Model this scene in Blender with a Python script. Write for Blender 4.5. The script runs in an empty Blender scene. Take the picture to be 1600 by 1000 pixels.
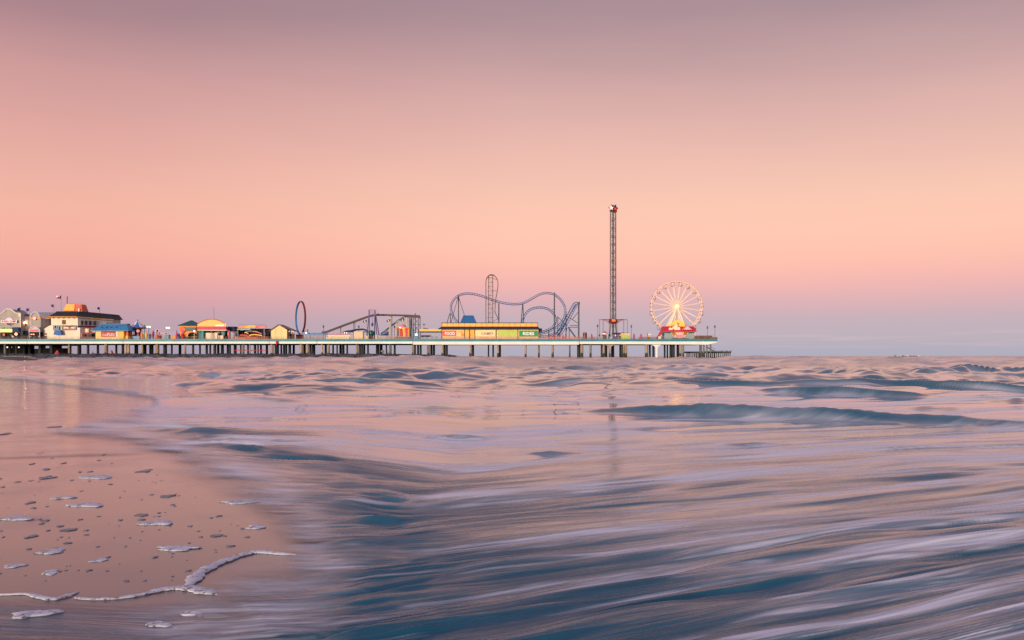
import bpy, math, random
import numpy as np
from mathutils import Vector, Matrix

random.seed(7)
R = math.radians
SC = bpy.context.scene
COL = SC.collection
H = 0.9            # eye height above the water, metres
FOC = 1500.0       # focal length in pixels of the 1600 px wide photograph
YP = 440.0         # distance of the near side of the pier


def lin(r, g, b):
    def f(c):
        c /= 255.0
        return c / 12.92 if c <= 0.04045 else ((c + 0.055) / 1.055) ** 2.4
    return (f(r), f(g), f(b))


# ------------------------------------------------------------------ camera
cam_d = bpy.data.cameras.new('camera')
cam = bpy.data.objects.new('camera', cam_d)
COL.objects.link(cam)
cam.location = (0, 0, H)
cam.rotation_euler = (R(90), 0, 0)
cam_d.sensor_width = 36.0
cam_d.lens = FOC * 36.0 / 1600.0
cam_d.shift_y = 56.0 / 1600.0
cam_d.clip_start = 0.05
cam_d.clip_end = 40000
SC.camera = cam

# ------------------------------------------------------------------ sky
SUN_EL, SUN_AZ = R(5.0), R(208.0)      # just above the horizon behind the camera, a little to the left
world = bpy.data.worlds.new('World')
SC.world = world
world.use_nodes = True
nt = world.node_tree
for n in list(nt.nodes):
    nt.nodes.remove(n)


def N(tree, kind, **kw):
    n = tree.nodes.new(kind)
    for k, v in kw.items():
        setattr(n, k, v)
    return n


def math_node(tree, op, a, b=None, c=None, clamp=False):
    n = N(tree, 'ShaderNodeMath', operation=op, use_clamp=clamp)
    for i, v in enumerate((a, b, c)):
        if v is None:
            continue
        if isinstance(v, (int, float)):
            n.inputs[i].default_value = v
        else:
            tree.links.new(v, n.inputs[i])
    return n.outputs[0]


tc = N(nt, 'ShaderNodeTexCoord')
sep = N(nt, 'ShaderNodeSeparateXYZ')
nt.links.new(tc.outputs['Generated'], sep.inputs[0])
up = math_node(nt, 'MAXIMUM', sep.outputs['Z'], 0.0)
hzn = N(nt, 'ShaderNodeMapping')
hzn.inputs['Scale'].default_value = (1.6, 1.6, 9.0)
nt.links.new(tc.outputs['Generated'], hzn.inputs[0])
veil = N(nt, 'ShaderNodeTexNoise')
veil.inputs['Scale'].default_value = 1.5
veil.inputs['Detail'].default_value = 5
nt.links.new(hzn.outputs[0], veil.inputs['Vector'])
wob = math_node(nt, 'SUBTRACT', veil.outputs[0], 0.5)
pos = math_node(nt, 'POWER', up, 0.5)
pos = math_node(nt, 'MULTIPLY_ADD', wob, 0.045, pos)     # faint uneven veils in the air
ramp = N(nt, 'ShaderNodeValToRGB')
nt.links.new(pos, ramp.inputs[0])
# dusk sky by the sine of the elevation: blue grey earth shadow, rose belt, peach, mauve, slate blue
STOPS = [(0.0, (176, 180, 198)), (0.006, (179, 179, 195)), (0.020, (190, 181, 194)), (0.036, (192, 178, 192)),
         (0.052, (211, 176, 188)), (0.068, (233, 177, 182)), (0.084, (247, 183, 177)), (0.10, (252, 191, 175)),
         (0.13, (252, 196, 176)), (0.161, (246, 195, 176)), (0.205, (233, 183, 171)), (0.251, (214, 168, 164)),
         (0.295, (188, 150, 153)), (0.333, (164, 133, 142)), (0.40, (154, 130, 146)), (0.50, (146, 138, 164)),
         (0.65, (140, 146, 178)), (1.0, (136, 152, 192))]
sx = np.sqrt(np.array([s[0] for s in STOPS]))
sc = np.array([lin(*s[1]) for s in STOPS])
fine = np.linspace(0, 1, 2001)
ker = np.exp(-0.5 * (np.arange(-60, 61) / 24.0) ** 2)
ker /= ker.sum()
smooth = np.stack([np.convolve(np.pad(np.interp(fine, sx, sc[:, k]), 60, mode='edge'), ker, 'valid') for k in range(3)], 1)
px = list(np.linspace(0.03, 0.62, 26)) + [0.68, 0.76, 0.86, 1.0]
px = [0.0] + px
cr = ramp.color_ramp
cr.interpolation = 'LINEAR'
while len(cr.elements) < len(px):
    cr.elements.new(0.5)
for e, p in zip(cr.elements, px):
    e.position = p
for e, p in zip(cr.elements, px):
    c = smooth[min(2000, int(round(p * 2000)))]
    e.color = (c[0], c[1], c[2], 1)
# the sky is a little duller towards the land (west) than over the open gulf
hor = math_node(nt, 'MULTIPLY_ADD', sep.outputs['X'], 1.25, 0.5, clamp=True)
tint = N(nt, 'ShaderNodeValToRGB')
nt.links.new(hor, tint.inputs[0])
tint.color_ramp.elements[0].color = (0.92, 0.77, 0.81, 1)
tint.color_ramp.elements[1].color = (0.985, 0.955, 0.965, 1)
e = tint.color_ramp.elements.new(0.5)
e.color = (1.0, 0.95, 0.96, 1)
mul = N(nt, 'ShaderNodeMix', data_type='RGBA', blend_type='MULTIPLY')
mul.inputs[0].default_value = 1.0
nt.links.new(ramp.outputs[0], mul.inputs[6])
nt.links.new(tint.outputs[0], mul.inputs[7])
# low thin cloud streaks above the horizon
mp = N(nt, 'ShaderNodeMapping')
mp.inputs['Scale'].default_value = (5.0, 5.0, 110.0)
nt.links.new(tc.outputs['Generated'], mp.inputs[0])
cn = N(nt, 'ShaderNodeTexNoise')
cn.inputs['Scale'].default_value = 2.2
cn.inputs['Detail'].default_value = 6
nt.links.new(mp.outputs[0], cn.inputs['Vector'])
c1 = math_node(nt, 'MULTIPLY_ADD', cn.outputs[0], 4.5, -2.3, clamp=True)
band = math_node(nt, 'SUBTRACT', sep.outputs['Z'], 0.016)
band = math_node(nt, 'DIVIDE', band, 0.010)
band = math_node(nt, 'MULTIPLY', band, band)
band = math_node(nt, 'SUBTRACT', 1.0, band, clamp=True)
cl = math_node(nt, 'MULTIPLY', c1, band)
cl = math_node(nt, 'MULTIPLY', cl, 0.35)
mixc = N(nt, 'ShaderNodeMix', data_type='RGBA')
nt.links.new(cl, mixc.inputs[0])
nt.links.new(mul.outputs[2], mixc.inputs[6])
mixc.inputs[7].default_value = (*lin(226, 198, 200), 1)
bg1 = N(nt, 'ShaderNodeBackground')
nt.links.new(mixc.outputs[2], bg1.inputs[0])
bg1.inputs[1].default_value = 0.97
sky = N(nt, 'ShaderNodeTexSky', sky_type='NISHITA')
sky.sun_disc = False
sky.sun_elevation = SUN_EL
sky.sun_rotation = SUN_AZ
sky.air_density = 1.3
sky.dust_density = 2.0
bg2 = N(nt, 'ShaderNodeBackground')
nt.links.new(sky.outputs[0], bg2.inputs[0])
bg2.inputs[1].default_value = 0.025
add = N(nt, 'ShaderNodeAddShader')
nt.links.new(bg1.outputs[0], add.inputs[0])
nt.links.new(bg2.outputs[0], add.inputs[1])
wo = N(nt, 'ShaderNodeOutputWorld')
nt.links.new(add.outputs[0], wo.inputs[0])

# ------------------------------------------------------------------ sun (afterglow: weak, wide, warm)
sd_ = bpy.data.lights.new('sun', 'SUN')
sd_.energy = 3.6
sd_.angle = R(14)
sd_.color = (1.0, 0.80, 0.62)
sun = bpy.data.objects.new('sun', sd_)
COL.objects.link(sun)
sun_dir = Vector((math.sin(SUN_AZ) * math.cos(SUN_EL), math.cos(SUN_AZ) * math.cos(SUN_EL), math.sin(SUN_EL)))
sun.rotation_euler = sun_dir.to_track_quat('Z', 'Y').to_euler()

SC.view_settings.view_transform = 'Standard'
SC.view_settings.look = 'None'
SC.view_settings.exposure = 0.0
SC.view_settings.gamma = 1.0
SC.view_settings.use_curve_mapping = False
SC.render.film_transparent = False


# ------------------------------------------------------------------ tagging and mesh helpers
def tag(o, label=None, cat=None, group=None, kind=None):
    for k, v in (('label', label), ('category', cat), ('group', group), ('kind', kind)):
        if v:
            o[k] = v
    return o


def empty(name, loc, label, cat, group=None):
    o = bpy.data.objects.new(name, None)
    o.empty_display_size = 0.5
    COL.objects.link(o)
    o.location = loc
    return tag(o, label, cat, group)


class MB:
    """Collects shapes in world metres; build() links them as one mesh object."""

    def __init__(self):
        self.v, self.f = [], []

    def add(self, vs, fs):
        b = len(self.v)
        self.v += [tuple(p) for p in vs]
        self.f += [tuple(i + b for i in f) for f in fs]
        return self

    def box(self, x0, x1, y0, y1, z0, z1):
        return self.frustum(x0, x1, y0, y1, z0, x0, x1, y0, y1, z1)

    def frustum(self, x0, x1, y0, y1, z0, a0, a1, b0, b1, z1):
        vs = [(x0, y0, z0), (x1, y0, z0), (x1, y1, z0), (x0, y1, z0), (a0, b0, z1), (a1, b0, z1), (a1, b1, z1), (a0, b1, z1)]
        return self.add(vs, [(3, 2, 1, 0), (4, 5, 6, 7), (0, 1, 5, 4), (1, 2, 6, 5), (2, 3, 7, 6), (3, 0, 4, 7)])

    def prism(self, poly, y0, y1):
        """polygon of (x, z) going round counter-clockwise as seen from the camera, extruded from y0 to y1"""
        n = len(poly)
        vs = [(x, y0, z) for x, z in poly] + [(x, y1, z) for x, z in poly]
        fs = [tuple(range(n)), tuple(range(2 * n - 1, n - 1, -1))]
        fs += [(i, i + n, (i + 1) % n + n, (i + 1) % n) for i in range(n)]
        return self.add(vs, fs)

    def path(self, pts, r, n=6, closed=False):
        pts = [Vector(p) for p in pts]
        m = len(pts)
        rs = r if isinstance(r, (list, tuple)) else [r] * m
        vs, fs = [], []
        prev = None
        for i, p in enumerate(pts):
            if closed:
                t = pts[(i + 1) % m] - pts[i - 1]
            else:
                t = pts[min(i + 1, m - 1)] - pts[max(i - 1, 0)]
            t.normalize()
            if prev is None:
                a = Vector((0, 0, 1)) if abs(t.z) < 0.9 else Vector((0, 1, 0))
            else:
                a = prev
            u = (a - t * a.dot(t)).normalized()
            prev = u
            w = t.cross(u)
            for k in range(n):
                q = 2 * math.pi * k / n
                vs.append(p + (u * math.cos(q) + w * math.sin(q)) * rs[i])
        for i in range(m if closed else m - 1):
            j = (i + 1) % m
            for k in range(n):
                l = (k + 1) % n
                fs.append((i * n + k, i * n + l, j * n + l, j * n + k))
        if not closed:
            fs += [tuple(range(n - 1, -1, -1)), tuple(range((m - 1) * n, m * n))]
        return self.add(vs, fs)

    def tube(self, p, q, r, n=6, r1=None):
        return self.path([p, q], [r, r if r1 is None else r1], n)

    def cyl(self, cx, cy, z0, z1, r0, r1=None, n=10):
        return self.path([(cx, cy, z0), (cx, cy, z1)], [r0, max(1e-3, r0 if r1 is None else r1)], n)

    def lathe(self, cx, cy, prof, n=16):
        return self.path([(cx, cy, z) for r, z in prof], [max(r, 1e-3) for r, z in prof], n)

    def ball(self, c, r, n=10, sz=1.0):
        pts, rs = [], []
        for i in range(n // 2 + 1):
            a = -math.pi / 2 + math.pi * i / (n // 2)
            pts.append((c[0], c[1], c[2] + r * sz * math.sin(a)))
            rs.append(max(1e-3, r * math.cos(a)))
        return self.path(pts, rs, n)

    def quad(self, a, b, c, d):
        return self.add([a, b, c, d], [(0, 1, 2, 3)])

    def mesh(self, name, m, org=(0, 0, 0)):
        me = bpy.data.meshes.new(name)
        ox, oy, oz = org
        me.from_pydata([(x - ox, y - oy, z - oz) for x, y, z in self.v], [], self.f)
        me.validate()
        me.materials.append(m)
        me.update()
        return me

    def build(self, name, m, parent=None, label=None, smooth=False, kind=None):
        """one mesh object; its vertices are stored relative to the top thing's base"""
        org = (0, 0, 0)
        p = parent
        while p is not None:
            org = (org[0] + p.location[0], org[1] + p.location[1], org[2] + p.location[2])
            p = p.parent
        me = self.mesh(name, m, org)
        if smooth:
            me.polygons.foreach_set('use_smooth', [True] * len(me.polygons))
        o = bpy.data.objects.new(name, me)
        COL.objects.link(o)
        if parent is not None:
            o.parent = parent
        if label:
            o['label'] = label
        if kind:
            o['kind'] = kind
        return o

    def thing(self, name, m, label, cat, group=None, smooth=False, kind=None):
        """one mesh that is a whole thing, with its origin at its base"""
        xs, ys, zs = zip(*self.v)
        org = ((min(xs) + max(xs)) / 2, (min(ys) + max(ys)) / 2, min(zs))
        me = self.mesh(name, m, org)
        if smooth:
            me.polygons.foreach_set('use_smooth', [True] * len(me.polygons))
        o = bpy.data.objects.new(name, me)
        o.location = org
        COL.objects.link(o)
        return tag(o, label, cat, group, kind)


def copy_tree(o, parent=None):
    c = o.copy()
    COL.objects.link(c)
    if parent is not None:
        c.parent = parent
    for ch in list(o.children):
        copy_tree(ch, c)
    return c


def X(px_, Y=YP):
    return (px_ - 800.0) * Y / FOC


def Z(py_, Y=YP):
    return H + (556.0 - py_) * Y / FOC


def at(px_, py_, Y=YP):
    return (X(px_, Y), Y, Z(py_, Y))


# ------------------------------------------------------------------ materials
MATS = {}


def mat(name, rgb, rough=0.6, var=0.12, scale=0.6, metal=0.0, emit=None, estr=0.0, bump=0.0, streak=False, spec=0.5):
    """painted / weathered surface: base colour broken up by noise; streak = vertical run-off wear"""
    if name in MATS:
        return MATS[name]
    m = bpy.data.materials.new(name)
    m.use_nodes = True
    t = m.node_tree
    b = t.nodes['Principled BSDF']
    tcn = N(t, 'ShaderNodeTexCoord')
    mpn = N(t, 'ShaderNodeMapping')
    mpn.inputs['Scale'].default_value = (1, 1, 0.18) if streak else (1, 1, 1)
    t.links.new(tcn.outputs['Object'], mpn.inputs[0])
    ns = N(t, 'ShaderNodeTexNoise')
    ns.inputs['Scale'].default_value = scale
    ns.inputs['Detail'].default_value = 5
    ns.inputs['Roughness'].default_value = 0.65
    t.links.new(mpn.outputs[0], ns.inputs['Vector'])
    rp = N(t, 'ShaderNodeValToRGB')
    lo = tuple(max(0, c * (1 - 1.6 * var)) for c in rgb)
    hi = tuple(min(1, c * (1 + var)) for c in rgb)
    rp.color_ramp.elements[0].position = 0.32
    rp.color_ramp.elements[1].position = 0.62
    rp.color_ramp.elements[0].color = (*lo, 1)
    rp.color_ramp.elements[1].color = (*hi, 1)
    t.links.new(ns.outputs[0], rp.inputs[0])
    t.links.new(rp.outputs[0], b.inputs['Base Color'])
    b.inputs['Roughness'].default_value = rough
    b.inputs['Metallic'].default_value = metal
    b.inputs['Specular IOR Level'].default_value = spec
    if estr:
        b.inputs['Emission Color'].default_value = (*(emit or rgb), 1)
        b.inputs['Emission Strength'].default_value = estr
    if bump:
        bp = N(t, 'ShaderNodeBump')
        bp.inputs['Strength'].default_value = 0.6
        bp.inputs['Distance'].default_value = bump
        t.links.new(ns.outputs[0], bp.inputs['Height'])
        t.links.new(bp.outputs[0], b.inputs['Normal'])
    MATS[name] = m
    return m


# ------------------------------------------------------------------ noise (numpy)
def _hash(ix, iy, seed):
    h = (ix.astype(np.int64) * 374761393 + iy.astype(np.int64) * 668265263 + seed * 974711) & 0xFFFFFFFF
    h = ((h ^ (h >> 13)) * 1274126177) & 0xFFFFFFFF
    h = (h ^ (h >> 16)) & 0xFFFFFFFF
    return h.astype(np.float64) / 4294967295.0 * 2 - 1


def vnoise(x, y, seed=0):
    ix, iy = np.floor(x), np.floor(y)
    fx, fy = x - ix, y - iy
    ux = fx * fx * fx * (fx * (fx * 6 - 15) + 10)
    uy = fy * fy * fy * (fy * (fy * 6 - 15) + 10)
    a, b = _hash(ix, iy, seed), _hash(ix + 1, iy, seed)
    c, d = _hash(ix, iy + 1, seed), _hash(ix + 1, iy + 1, seed)
    return (a + (b - a) * ux) * (1 - uy) + (c + (d - c) * ux) * uy


def fbm(x, y, seed=0, oct=4, gain=0.5, lac=2.03):
    s, a, t = 0.0, 1.0, 0.0
    for k in range(oct):
        s = s + a * vnoise(x + 17.3 * k, y - 9.1 * k, seed + k * 31)
        t += a
        a *= gain
        x, y = x * lac, y * lac
    return s / t


def sstep(a, b, x):
    t = np.clip((x - a) / (b - a), 0, 1)
    return t * t * (3 - 2 * t)


def grid_mesh(name, V, rows, cols, keep=None):
    idx = np.arange(rows * cols).reshape(rows, cols)
    q = np.stack([idx[:-1, :-1], idx[:-1, 1:], idx[1:, 1:], idx[1:, :-1]], -1).reshape(-1, 4)
    if keep is not None:
        q = q[keep[q].any(1)]
    used = np.unique(q)
    remap = np.full(rows * cols, -1)
    remap[used] = np.arange(len(used))
    q = remap[q]
    me = bpy.data.meshes.new(name)
    me.vertices.add(len(used))
    me.vertices.foreach_set('co', V[used].astype(np.float32).ravel())
    me.loops.add(q.size)
    me.loops.foreach_set('vertex_index', q.ravel().astype(np.int32))
    me.polygons.add(len(q))
    me.polygons.foreach_set('loop_start', np.arange(0, q.size, 4, dtype=np.int32))
    me.polygons.foreach_set('loop_total', np.full(len(q), 4, dtype=np.int32))
    me.polygons.foreach_set('use_smooth', np.ones(len(q), dtype=bool))
    me.update(calc_edges=True)
    return me, used


def poly_sd(pu, pv, poly):
    """signed distance to a polygon, negative inside"""
    d = np.full(pu.shape, 1e9)
    inside = np.zeros(pu.shape, bool)
    n = len(poly)
    for i in range(n):
        x0, y0 = poly[i]
        x1, y1 = poly[(i + 1) % n]
        ex, ey = x1 - x0, y1 - y0
        t = np.clip(((pu - x0) * ex + (pv - y0) * ey) / (ex * ex + ey * ey + 1e-9), 0, 1)
        d = np.minimum(d, np.hypot(pu - x0 - t * ex, pv - y0 - t * ey))
        cond = ((y0 > pv) != (y1 > pv)) & (pu < (x1 - x0) * (pv - y0) / (y1 - y0 + 1e-12) + x0)
        inside ^= cond
    return np.where(inside, -d, d)
# ================================================================== SEA AND BEACH
# outline of the bare wet sand (surveyed on the photograph, then laid out on the ground by its distance)
SAND = [(-900, 588), (-60, 590), (60, 600), (130, 611), (190, 620), (232, 628), (200, 638), (140, 652), (85, 666),
        (62, 677), (110, 687), (185, 697), (235, 716), (275, 745), (330, 774), (385, 803), (425, 842), (436, 862),
        (395, 870), (345, 886), (312, 906), (318, 922), (250, 934), (110, 932), (-40, 930), (-900, 925)]
VS = FOC * H


def ground_uv(x, y):
    yy = np.maximum(y, 0.4)
    return 800 + FOC * x / yy, 556 + VS / yy


# ---- sea surface: a fan of quads, fine near the camera, reaching the horizon
v_rows = np.concatenate([np.linspace(600, 72, 640), np.linspace(71.8, 4, 330), np.geomspace(3.9, 0.08, 46)])
yr = VS / v_rows
uc = np.concatenate([np.linspace(-1.5, -0.62, 60), np.linspace(-0.61, 0.61, 640), np.linspace(0.62, 1.5, 60)])
rows, cols = len(yr), len(uc)
Yg, Ug = np.meshgrid(yr, uc, indexing='ij')
Xg = Ug * Yg
pu, pv = 800 + FOC * Ug, 556 + VS / Yg
sdist = poly_sd(pu.ravel(), pv.ravel(), SAND).reshape(rows, cols)
# ragged edge
sdist = sdist + 6 * fbm(pu / 110, pv / 14, 5, 3) * np.clip((pv - 570) / 60, 0.1, 1)

film = sstep(905, 945, pv) * sstep(560, 180, pu - (pv - 930) * 0.9)      # thin back-wash film in the lower left corner
streak_e = fbm(pu / 170, pv / 6.5, 9, 4)
soft = np.interp(pv, [585, 610, 640, 690, 750, 1100], [8, 15, 20, 40, 76, 110])
fine_e = fbm(pu / 170 + pv / 50, pv / 5.5 - pu / 95 * 0.5, 201, 5, 0.6)
cover = sstep(-0.05, 1.0, sdist / soft + 0.42 * fine_e * sstep(0, 0.5, sdist / soft + 0.1))
cover = np.maximum(cover * (1 - film * (0.30 + 0.30 * streak_e)), film * (0.86 + 0.2 * streak_e) * sstep(-3, 26, sdist))
# one thin tongue of water drawn across the sand
cover = np.maximum(cover, 0.75 * np.exp(-((pv - (712 - 0.030 * np.clip(pu, -200, 260))) / 1.5) ** 2) * sstep(260, 150, pu))
cover = np.clip(cover, 0, 1)
wet = sstep(0, 60, sdist)

# flow coordinates: streaks run across the picture, rising to the right in the near water; waves grow with depth
ang = 0.70 * np.maximum(Xg + 0.6, 0) * np.exp(-Yg / 26.0)
Yw = np.maximum(Yg - ang, 0.7) * (1 - 0.30 * np.tanh(0.055 * Yg * np.maximum(-0.5 - Xg, 0)) * np.exp(-(Yg / 13.0) ** 2))
lam = lambda y: 0.0150 * np.minimum(y, 130) ** 1.52
yy = np.linspace(0.3, 20000, 400001) if False else np.geomspace(0.3, 20000, 60000)
S_tab = np.concatenate([[0], np.cumsum(np.diff(yy) / lam((yy[1:] + yy[:-1]) / 2))])
S = np.interp(Yw, yy, S_tab)
lx = 0.30 * np.minimum(Yg, 260) ** 0.75
T = Xg / lx
warp = fbm(T * 0.55, S * 0.22, 41, 3)
Sw = S + 1.5 * warp
far = sstep(14, 60, Yg)
Lg = lam(Yg)
La = Lg / (1 + Lg / 5.0)
nearw = sstep(16, 5, Yg)
def lean(fx, fs, seed, k=0.42):
    # crest leans away from the beach: long face toward the shore, short back
    h0 = vnoise(T * fx, Sw * fs, seed)
    h0 = vnoise(T * fx, Sw * fs - k * h0, seed)
    return vnoise(T * fx, Sw * fs - k * h0, seed)


hgt = La * ((0.10 + 0.05 * nearw - 0.04 * far) * fbm(T * 0.55, Sw * 0.36, 3, 2) + (0.058 + 0.024 * nearw - 0.020 * far) * lean(1.7, 0.95, 11)
            + (0.020 + 0.030 * far) * lean(3.0, 1.9, 12) + (0.003 + 0.022 * far) * vnoise(T * 5.0, Sw * 3.4, 13))
# choppier, shorter-crested sea further out
hgt = hgt * (0.85 + 0.35 * far) + far * La * (0.040 * lean(3.6, 1.8, 23, 0.5) + 0.030 * lean(7.0, 3.6, 24, 0.4) + 0.014 * vnoise(T * 13, Sw * 6.5, 25))
bandw = np.exp(-((sdist / soft - 1.9) / 1.1) ** 2) * sstep(640, 690, pv)
hgt = hgt * (1 + 0.25 * bandw) + bandw * La * (0.055 * lean(2.8, 1.1, 95, 0.5) + 0.070 * lean(4.4, 2.0, 96, 0.5) + 0.034 * lean(6.5, 3.6, 97, 0.4))
hgt = hgt * (1 - 0.52 * sstep(7, 10, Yg) * sstep(28, 18, Yg) * (1 - bandw))
hgt = hgt * (1 - 0.75 * sstep(220, 800, Yg))
# groups: calm patches and rough patches
grp = fbm(T * 0.16 + 5, Sw * 0.11, 77, 3)
hgt = hgt * (0.75 + 0.9 * sstep(-0.35, 0.4, grp))
hgt = hgt * (0.10 + 0.90 * sstep(0.3, 2.4, sdist / soft))

# individual swells: px of the crest, px row of its foot, crest height in px along each wave
SWELLS = [
    [(840, 647, 1), (900, 648, 3), (960, 650, 8), (1050, 655, 18), (1150, 659, 23), (1250, 662, 22), (1330, 666, 18), (1420, 670, 15), (1540, 673, 13), (1700, 677, 9), (1850, 681, 2)],
    [(1430, 588, 1), (1490, 587, 8), (1520, 586, 17), (1555, 586, 12), (1600, 588, 6), (1660, 588, 9), (1720, 589, 2)],
    [(1170, 612, 1), (1260, 615, 9), (1330, 618, 13), (1400, 620, 8), (1490, 622, 1)],
    [(980, 600, 1), (1100, 604, 9), (1200, 606, 7), (1330, 606, 11), (1420, 604, 7), (1500, 608, 12), (1590, 610, 13), (1700, 612, 3)],
    [(800, 600, 1), (900, 601, 7), (980, 598, 6), (1060, 592, 8), (1170, 587, 1)],
    [(540, 586, 1), (620, 585, 9), (680, 586, 8), (750, 590, 1)], [(450, 598, 1), (540, 597, 7), (620, 600, 5), (720, 600, 1)],
    [(320, 622, 1), (400, 630, 6), (480, 632, 1)], [(650, 690, 1), (705, 691, 7), (730, 692, 7), (775, 692, 1)],
    [(1530, 576, 1), (1610, 574, 8), (1700, 575, 2)], [(1400, 642, 1), (1460, 643, 5), (1530, 644, 1)], [(1540, 632, 1), (1600, 633, 7), (1680, 635, 1)],
    [(840, 573, 1), (890, 573, 5), (960, 574, 1)], [(1200, 572, 1), (1260, 571, 6), (1340, 572, 1)], [(380, 577, 1), (440, 578, 5), (520, 578, 1)],
    [(900, 628, 1), (960, 629, 4), (1040, 630, 1)], [(600, 640, 1), (680, 641, 4), (760, 641, 1)], [(1120, 700, 1), (1180, 701, 5), (1260, 702, 1)],
    [(820, 715, 1), (860, 716, 5), (920, 716, 1)]]
foamcrest = np.zeros_like(hgt)
swell = np.zeros_like(hgt)
for k, line_pts in enumerate(SWELLS):
    lp = np.array(line_pts, float)
    ly = VS / (lp[:, 1] - 556)
    lxp = (lp[:, 0] - 800) * ly / FOC
    order = np.argsort(lxp)
    dense = np.linspace(lxp.min(), lxp.max(), 160)
    ker2 = np.exp(-0.5 * (np.arange(-14, 15) / 6.0) ** 2)
    ker2 /= ker2.sum()
    yd_ = np.convolve(np.pad(np.interp(dense, lxp[order], ly[order]), 14, mode='edge'), ker2, 'valid')
    hd_ = np.convolve(np.pad(np.interp(dense, lxp[order], (lp[:, 2] * ly / FOC)[order]), 14, mode='edge'), ker2, 'valid')
    hd_ = hd_ * np.minimum(1, np.minimum(np.arange(160), np.arange(159, -1, -1)) / 22.0)
    yl = np.interp(Xg, dense, yd_)
    hm = np.interp(Xg, dense, hd_, left=0, right=0)
    hs = max(hd_.max(), 1e-4)
    hm = hm * (1 + 0.12 * vnoise(Xg / hs * 0.22, Xg * 0 + 3 * k, 62) + (0.16 * fbm(Xg / hs * 0.7, Yg / hs * 0.25, 64, 3) if k == 0 else 0))
    line = yl + hs * 2.0 + hs * 0.6 * vnoise(Xg / hs * 0.14, Xg * 0 + k, 61)
    d = Yg - line
    dmin = 0.45 * Yg ** 2 / VS
    prof = np.where(d < 0, np.exp(-(np.abs(d) / np.maximum(hs * 1.25, dmin)) ** 1.6), np.exp(-(d / (hs * 4.0)) ** 2))
    swell = np.maximum(swell, hm * prof)
    veil_k = np.clip(0.5 + 1.4 * fbm(Xg / hs * 0.12 + d / hs * 0.20 + 7 * k, d / hs * 0.08, 303, 3, 0.5), 0, 1.4)
    foamcrest = np.maximum(foamcrest, np.exp(-((d + hs * 1.9) / (hs * 1.1)) ** 2) * np.clip(hm / hs, 0, 1) * veil_k)
hgt = hgt * (1 - 0.7 * np.clip(swell / 0.08, 0, 1)) + swell
zg = 0.006 - 0.0125 * film * sstep(0.2, 0.02, Xg + 1.2) + hgt * sstep(0.02, 0.9, cover) + 0.03 * wet * sstep(40, 160, sdist)

# foam: long drawn-out streaks, thicker along the edge of the wash
st1 = fbm(T * 0.55 + 3, Sw * 0.42, 101, 5, 0.55)
st2 = fbm(T * 1.5 + 9, Sw * 1.6, 131, 4, 0.6)
near = sstep(26, 7, Yg)
reach = np.interp(pv, [660, 720, 800, 900, 1000, 1100], [90, 170, 380, 620, 800, 900])
trough = sstep(0.35, 1.45, sdist / soft + 0.9 * fine_e + 0.35 * st2) * sstep(1.35, 0.6, (sdist + 170 * st1) / reach) * sstep(640, 720, pv)
lace = st1 * 0.85 + st2 * 0.75
foam = sstep(-0.16, 0.50, lace - 0.38 * trough) * (0.40 + 0.40 * near)
foam = np.maximum(foam, (0.10 + 0.12 * near) * sstep(-0.5, 0.3, st1) * (1 - trough))
edge = np.exp(-((sdist / soft - 0.42) / np.interp(pv, [700, 840], [0.66, 0.46])) ** 2)
foam = np.maximum(foam, edge * np.clip(0.86 - 0.44 * sstep(720, 850, pv) + 0.9 * fine_e, 0, 1) * (0.72 + 0.55 * vnoise(pu / 130, pv / 16, 209)))
# milky back-wash running off the sand below the curling foam line
milk = sstep(868, 925, pv) * sstep(150, 300, pu) * sstep(560, 400, pu)
foam = np.maximum(foam, milk * np.clip(0.42 + 0.9 * fine_e, 0, 0.9))
foam = foam * (1 - 0.8 * np.clip(swell / 0.06, 0, 1))
foam = np.maximum(foam, 0.40 * foamcrest)
foam = foam * (1 - 0.45 * sstep(60, 300, Yg))
foam = foam * (1 - 0.85 * film * sstep(330, 150, pu))
foam = np.clip(foam, 0, 1)

Vg = np.stack([Xg, Yg, zg], -1).reshape(-1, 3)
sea_me, used = grid_mesh('sea', Vg, rows, cols, keep=(cover > 0.004).ravel())
# broken, restless water scatters its reflection: near the wash and in the shallow foreground
ruffle = np.clip(0.05 + 0.24 * trough * (0.7 + 0.6 * st2) + 0.16 * nearw * (0.6 + 0.9 * st2) + 0.24 * sstep(28, 90, Yg) * (0.7 + 0.8 * st2), 0.04, 0.6)
for nm, arr in (('cover', cover), ('foam', foam), ('ruffle', ruffle)):
    a = sea_me.attributes.new(nm, 'FLOAT', 'POINT')
    a.data.foreach_set('value', arr.ravel()[used].astype(np.float32))
a = sea_me.attributes.new('flow', 'FLOAT_VECTOR', 'POINT')
fl = np.stack([T, Sw, np.zeros_like(T)], -1).reshape(-1, 3)[used]
a.data.foreach_set('vector', fl.astype(np.float32).ravel())


def attr(t, name, out):
    n = N(t, 'ShaderNodeAttribute', attribute_name=name)
    return n.outputs[out]


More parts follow.
